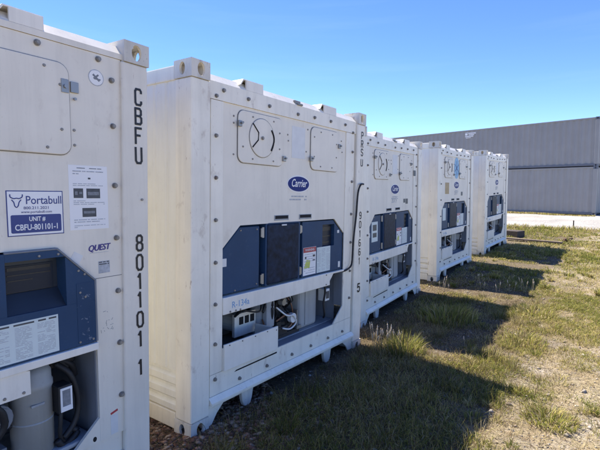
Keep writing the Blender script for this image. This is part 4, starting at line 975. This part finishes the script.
# weeds against the foot of the grey stack
def merge_np(P):
    off = 0; V = []; F = []; Lp = []; C = []
    for v, f, l, c in P: V.append(v); F.append(f); Lp.append(l+off); C.append(c); off += len(v)
    return np.concatenate(V), np.concatenate(F), np.concatenate(Lp), np.concatenate(C)
me = mesh_np('grass', *merge_np(parts_), GRASS); o = bpy.data.objects.new('grass', me); COL.objects.link(o); o['kind'] = 'stuff'
n = 9000; tt = rk(n); xx = GL.x + (GR.x-GL.x)*tt - 0.15 - 0.35*rk(n)**2; yy = GL.y + (GR.y-GL.y)*tt
cc = colour(n, xx, yy, np.full(n, 0.4))
me = mesh_np('verge_weeds', *blades(xx, yy, terrain(xx, yy), (0.04+0.12*rk(n)**2)*(0.4+1.2*vnoise(yy*1.3, yy*0, 8)), 0.03+0.0*xx, rk(n)*6.28, 0.3+0.5*rk(n), cc, cc*1.1), GRASS)
o = bpy.data.objects.new('verge_weeds', me); COL.objects.link(o); o['kind'] = 'stuff'

def chips(name, n, x, y, size, flat, pal, lift=0.0):
    """little irregular stones or chips, octahedra with jitter"""
    base = np.array([[1, 0, 0], [0, 1, 0], [-1, 0, 0], [0, -1, 0], [0, 0, 1], [0, 0, -0.5]], float)
    s = size*(0.4 + rk(n)**2*1.3); a = rk(n)*6.283; ca, sa = np.cos(a), np.sin(a)
    b = base[None]*(0.65 + 0.7*rk(n, 6, 1)); el = 0.6 + 0.9*rk(n)
    b[..., 0] *= el[:, None]; b[..., 2] *= flat
    r_ = np.stack([b[..., 0]*ca[:, None]-b[..., 1]*sa[:, None], b[..., 0]*sa[:, None]+b[..., 1]*ca[:, None], b[..., 2]], -1)*s[:, None, None]
    V = r_ + np.stack([x, y, terrain(x, y)+lift+s*flat*0.3], -1)[:, None]
    tri = np.array([[0, 1, 4], [1, 2, 4], [2, 3, 4], [3, 0, 4], [1, 0, 5], [2, 1, 5], [3, 2, 5], [0, 3, 5]])
    lp = (np.arange(n)[:, None, None]*6 + tri[None]).ravel(); fn = np.full(n*8, 3)
    c = pal[np.random.randint(0, len(pal), n)]*(0.7 + 0.6*rk(n, 1)); C = np.repeat(c, 6, 0)
    me = mesh_np(name, V.reshape(-1, 3), fn, lp, C, LITTER); o = bpy.data.objects.new(name, me); COL.objects.link(o); o['kind'] = 'stuff'
SP = np.array([[0.25, 0.21, 0.165], [0.33, 0.29, 0.235], [0.18, 0.14, 0.105], [0.38, 0.345, 0.29]])
x, y = scatter(42000, 1.8, 10, -2, 3.4, 1.2); k = rk(len(x)) > lush(x, y)*0.75; x, y = x[k], y[k]
chips('pebbles', len(x), x, y, 0.0065, 0.55, SP)
x, y = scatter(900, 1.8, 10, -2, 2.6, 1.1); chips('loose_stones', len(x), x, y, 0.017, 0.6, SP*1.05)
x, y = scatter(9000, 1.5, 3.1, 1.7, 3.6, 1.0); k = rk(len(x)) < np.clip(1.2-np.abs(y-2.6)*0.9, 0, 1)*np.clip(1.6-np.abs(x-2.0)*1.2, 0, 1); x, y = x[k], y[k]
chips('wood_chips', len(x), x, y, 0.02, 0.25, np.array([[0.17, 0.09, 0.06], [0.24, 0.15, 0.10], [0.32, 0.24, 0.17], [0.10, 0.06, 0.045]]), 0.004)
# straw laying on the ground
x, y = scatter(70000, 1.6, 9, -1.8, 3.2, 1.1); n = len(x); cc = PAL[3]*(0.6 + 0.7*rk(n, 1)); cc = np.where(rk(n, 1) < np.where(y[:, None] > 0.7, 0.8, 0.35), PAL[4]*(0.7+0.6*rk(n, 1)), cc)
V, F, Lp, C = blades(x, y, terrain(x, y)+0.004, 0.05+0.05*rk(n), 0.004+0*x, rk(n)*6.28, 1.2+0.3*rk(n), cc, cc)
V = V.reshape(n, 5, 3); V[:, 2:, 2] = V[:, :1, 2] + (V[:, 2:, 2]-V[:, :1, 2])*0.15; V = V.reshape(-1, 3)
me = mesh_np('dry_straw', V, F, Lp, C, GRASS); o = bpy.data.objects.new('dry_straw', me); COL.objects.link(o); o['kind'] = 'stuff'

# ------------------------------------------------------------------ single weeds and tufts
def tuft(name, label, cat, x, y, rad, h, n, green, wd=0.006, spread=0.6, group=None):
    rr = rad*np.sqrt(rk(n)); a = rk(n)*6.283; xx = rr*np.cos(a); yy = rr*np.sin(a)
    cc = colour(n, xx, yy, np.full(n, green))
    hh = h*(0.45+0.6*rk(n))*(1-0.45*(rr/rad)**2)
    az = a + np.random.randn(n)*0.6
    z = terrain(xx+x, yy+y)-tz(x, y)
    me = mesh_np(name, *blades(xx, yy, z, hh, wd*(0.6+0.8*rk(n)), az, spread*(0.3+rk(n)), cc, cc*1.15), GRASS)
    o = bpy.data.objects.new(name, me); COL.objects.link(o); o.location = (x, y, tz(x, y)); return tag(o, label, cat, group)
def weed(name, label, x, y, h, n, rad, group=None, head=0.011):
    t = thing(name, label, 'weed', group); t.location = (x, y, tz(x, y))
    for k in range(n):
        st = bmesh.new(); hd = bmesh.new()
        a = random.random()*6.28; r0 = rad*random.random(); hh = h*random.uniform(0.55, 1.05); ln = random.uniform(0.05, 0.28)*hh
        p0 = Vector((r0*math.cos(a), r0*math.sin(a), -0.02)); p2 = p0 + Vector((ln*math.cos(a+0.4), ln*math.sin(a+0.4), hh)); p1 = (p0+p2)/2 + Vector((0, 0, 0.08*hh))
        tube(st, [p0, p1, p2], 0.0022, 5, n=3)
        # one ragged spindle round the top of the stem
        d = (p2-p1); ring = []; m_ = 9
        for q in range(m_):
            f = 0.35 + 0.75*q/(m_-1); c = p1 + d*f; rr = head*math.sin(math.pi*(q+0.4)/m_)*random.uniform(0.45, 1.0)
            ring.append([hd.verts.new(c + Vector((rr*math.cos(1.257*z)*random.uniform(.5, 1.2), rr*math.sin(1.257*z)*random.uniform(.5, 1.2), random.uniform(-.006, .006)))) for z in range(5)])
        for A_, B_ in zip(ring, ring[1:]):
            for z in range(5): hd.faces.new((A_[z], A_[(z+1) % 5], B_[(z+1) % 5], B_[z]))
        hd.faces.new(ring[0]); hd.faces.new(ring[-1])
        so = obj('stem', st, STEM, t); obj('seed_head', hd, SEED, so)
    return t
STEM = mat('dry_stem', (0.40, 0.32, 0.19), 0.8, var=0.25, vscale=30); SEED = mat('seed_head', (0.50, 0.41, 0.30), 0.9, var=0.3, vscale=60)
weed('dry_weed', 'dry pinkish weed with seed heads beside the right post of the largest container', 4.50, 2.06, 0.27, 14, 0.09)
weed('dry_weed', 'dry tan weed with many seed heads in the sunlit gap left of the green clump', 4.56, 1.92, 0.29, 16, 0.12)
tuft('grass_tuft', 'bright yellow green clump of tall grass in the sunlit gap after the largest container', 'grass clump', 4.46, 1.70, 0.20, 0.25, 600, 0.62)
tuft('grass_tuft', 'low straw coloured clump just right of the dry weeds by the post', 'grass clump', 4.40, 1.90, 0.15, 0.14, 350, 0.25)
tuft('grass_tuft', 'broad green clump at the lower right with dark roots showing', 'grass clump', 3.75, 0.30, 0.20, 0.12, 520, 0.66, 0.006, 1.0)
tuft('grass_tuft', 'small dark clump at the tip of the nearest shadow', 'grass clump', 4.1, 0.56, 0.07, 0.09, 160, 0.62, 0.006, 0.8)
tuft('grass_tuft', 'mid green clump beyond the tip of the nearest shadow', 'grass clump', 5.6, 0.75, 0.26, 0.13, 500, 0.6, 0.007, 0.9)
tuft('grass_tuft', 'pale green clump at the far right of the second shadow', 'grass clump', 6.9, 0.80, 0.30, 0.14, 500, 0.58, 0.008, 0.9)
tuft('grass_tuft', 'dense green clump standing inside the second shadow', 'grass clump', 6.1, 1.75, 0.40, 0.26, 900, 0.66, 0.008, 0.6)
for k, (x, y, h) in enumerate(((5.0, 1.2, 0.30), (7.9, 1.45, 0.34), (8.15, 1.30, 0.42), (8.3, 1.12, 0.46), (8.25, 1.02, 0.40), (8.1, 1.7, 0.30), (8.6, 1.9, 0.35), (7.75, 2.35, 0.45), (7.65, 2.2, 0.35))):
    lab = ['single tall pale stalk in front of the third container'] + ['tall pale seed stalk rising in front of the dark shadow of the blue emblem container']*6 + ['thin stalk at the foot of the joint between third and emblem containers']*2
    weed('tall_stalk', lab[k], x, y, h*0.6, 1 if k == 0 else 3, 0.08, group=[None, 'stalks in front of the emblem container shadow', 'stalks at the container joint'][0 if k == 0 else (1 if k < 7 else 2)])
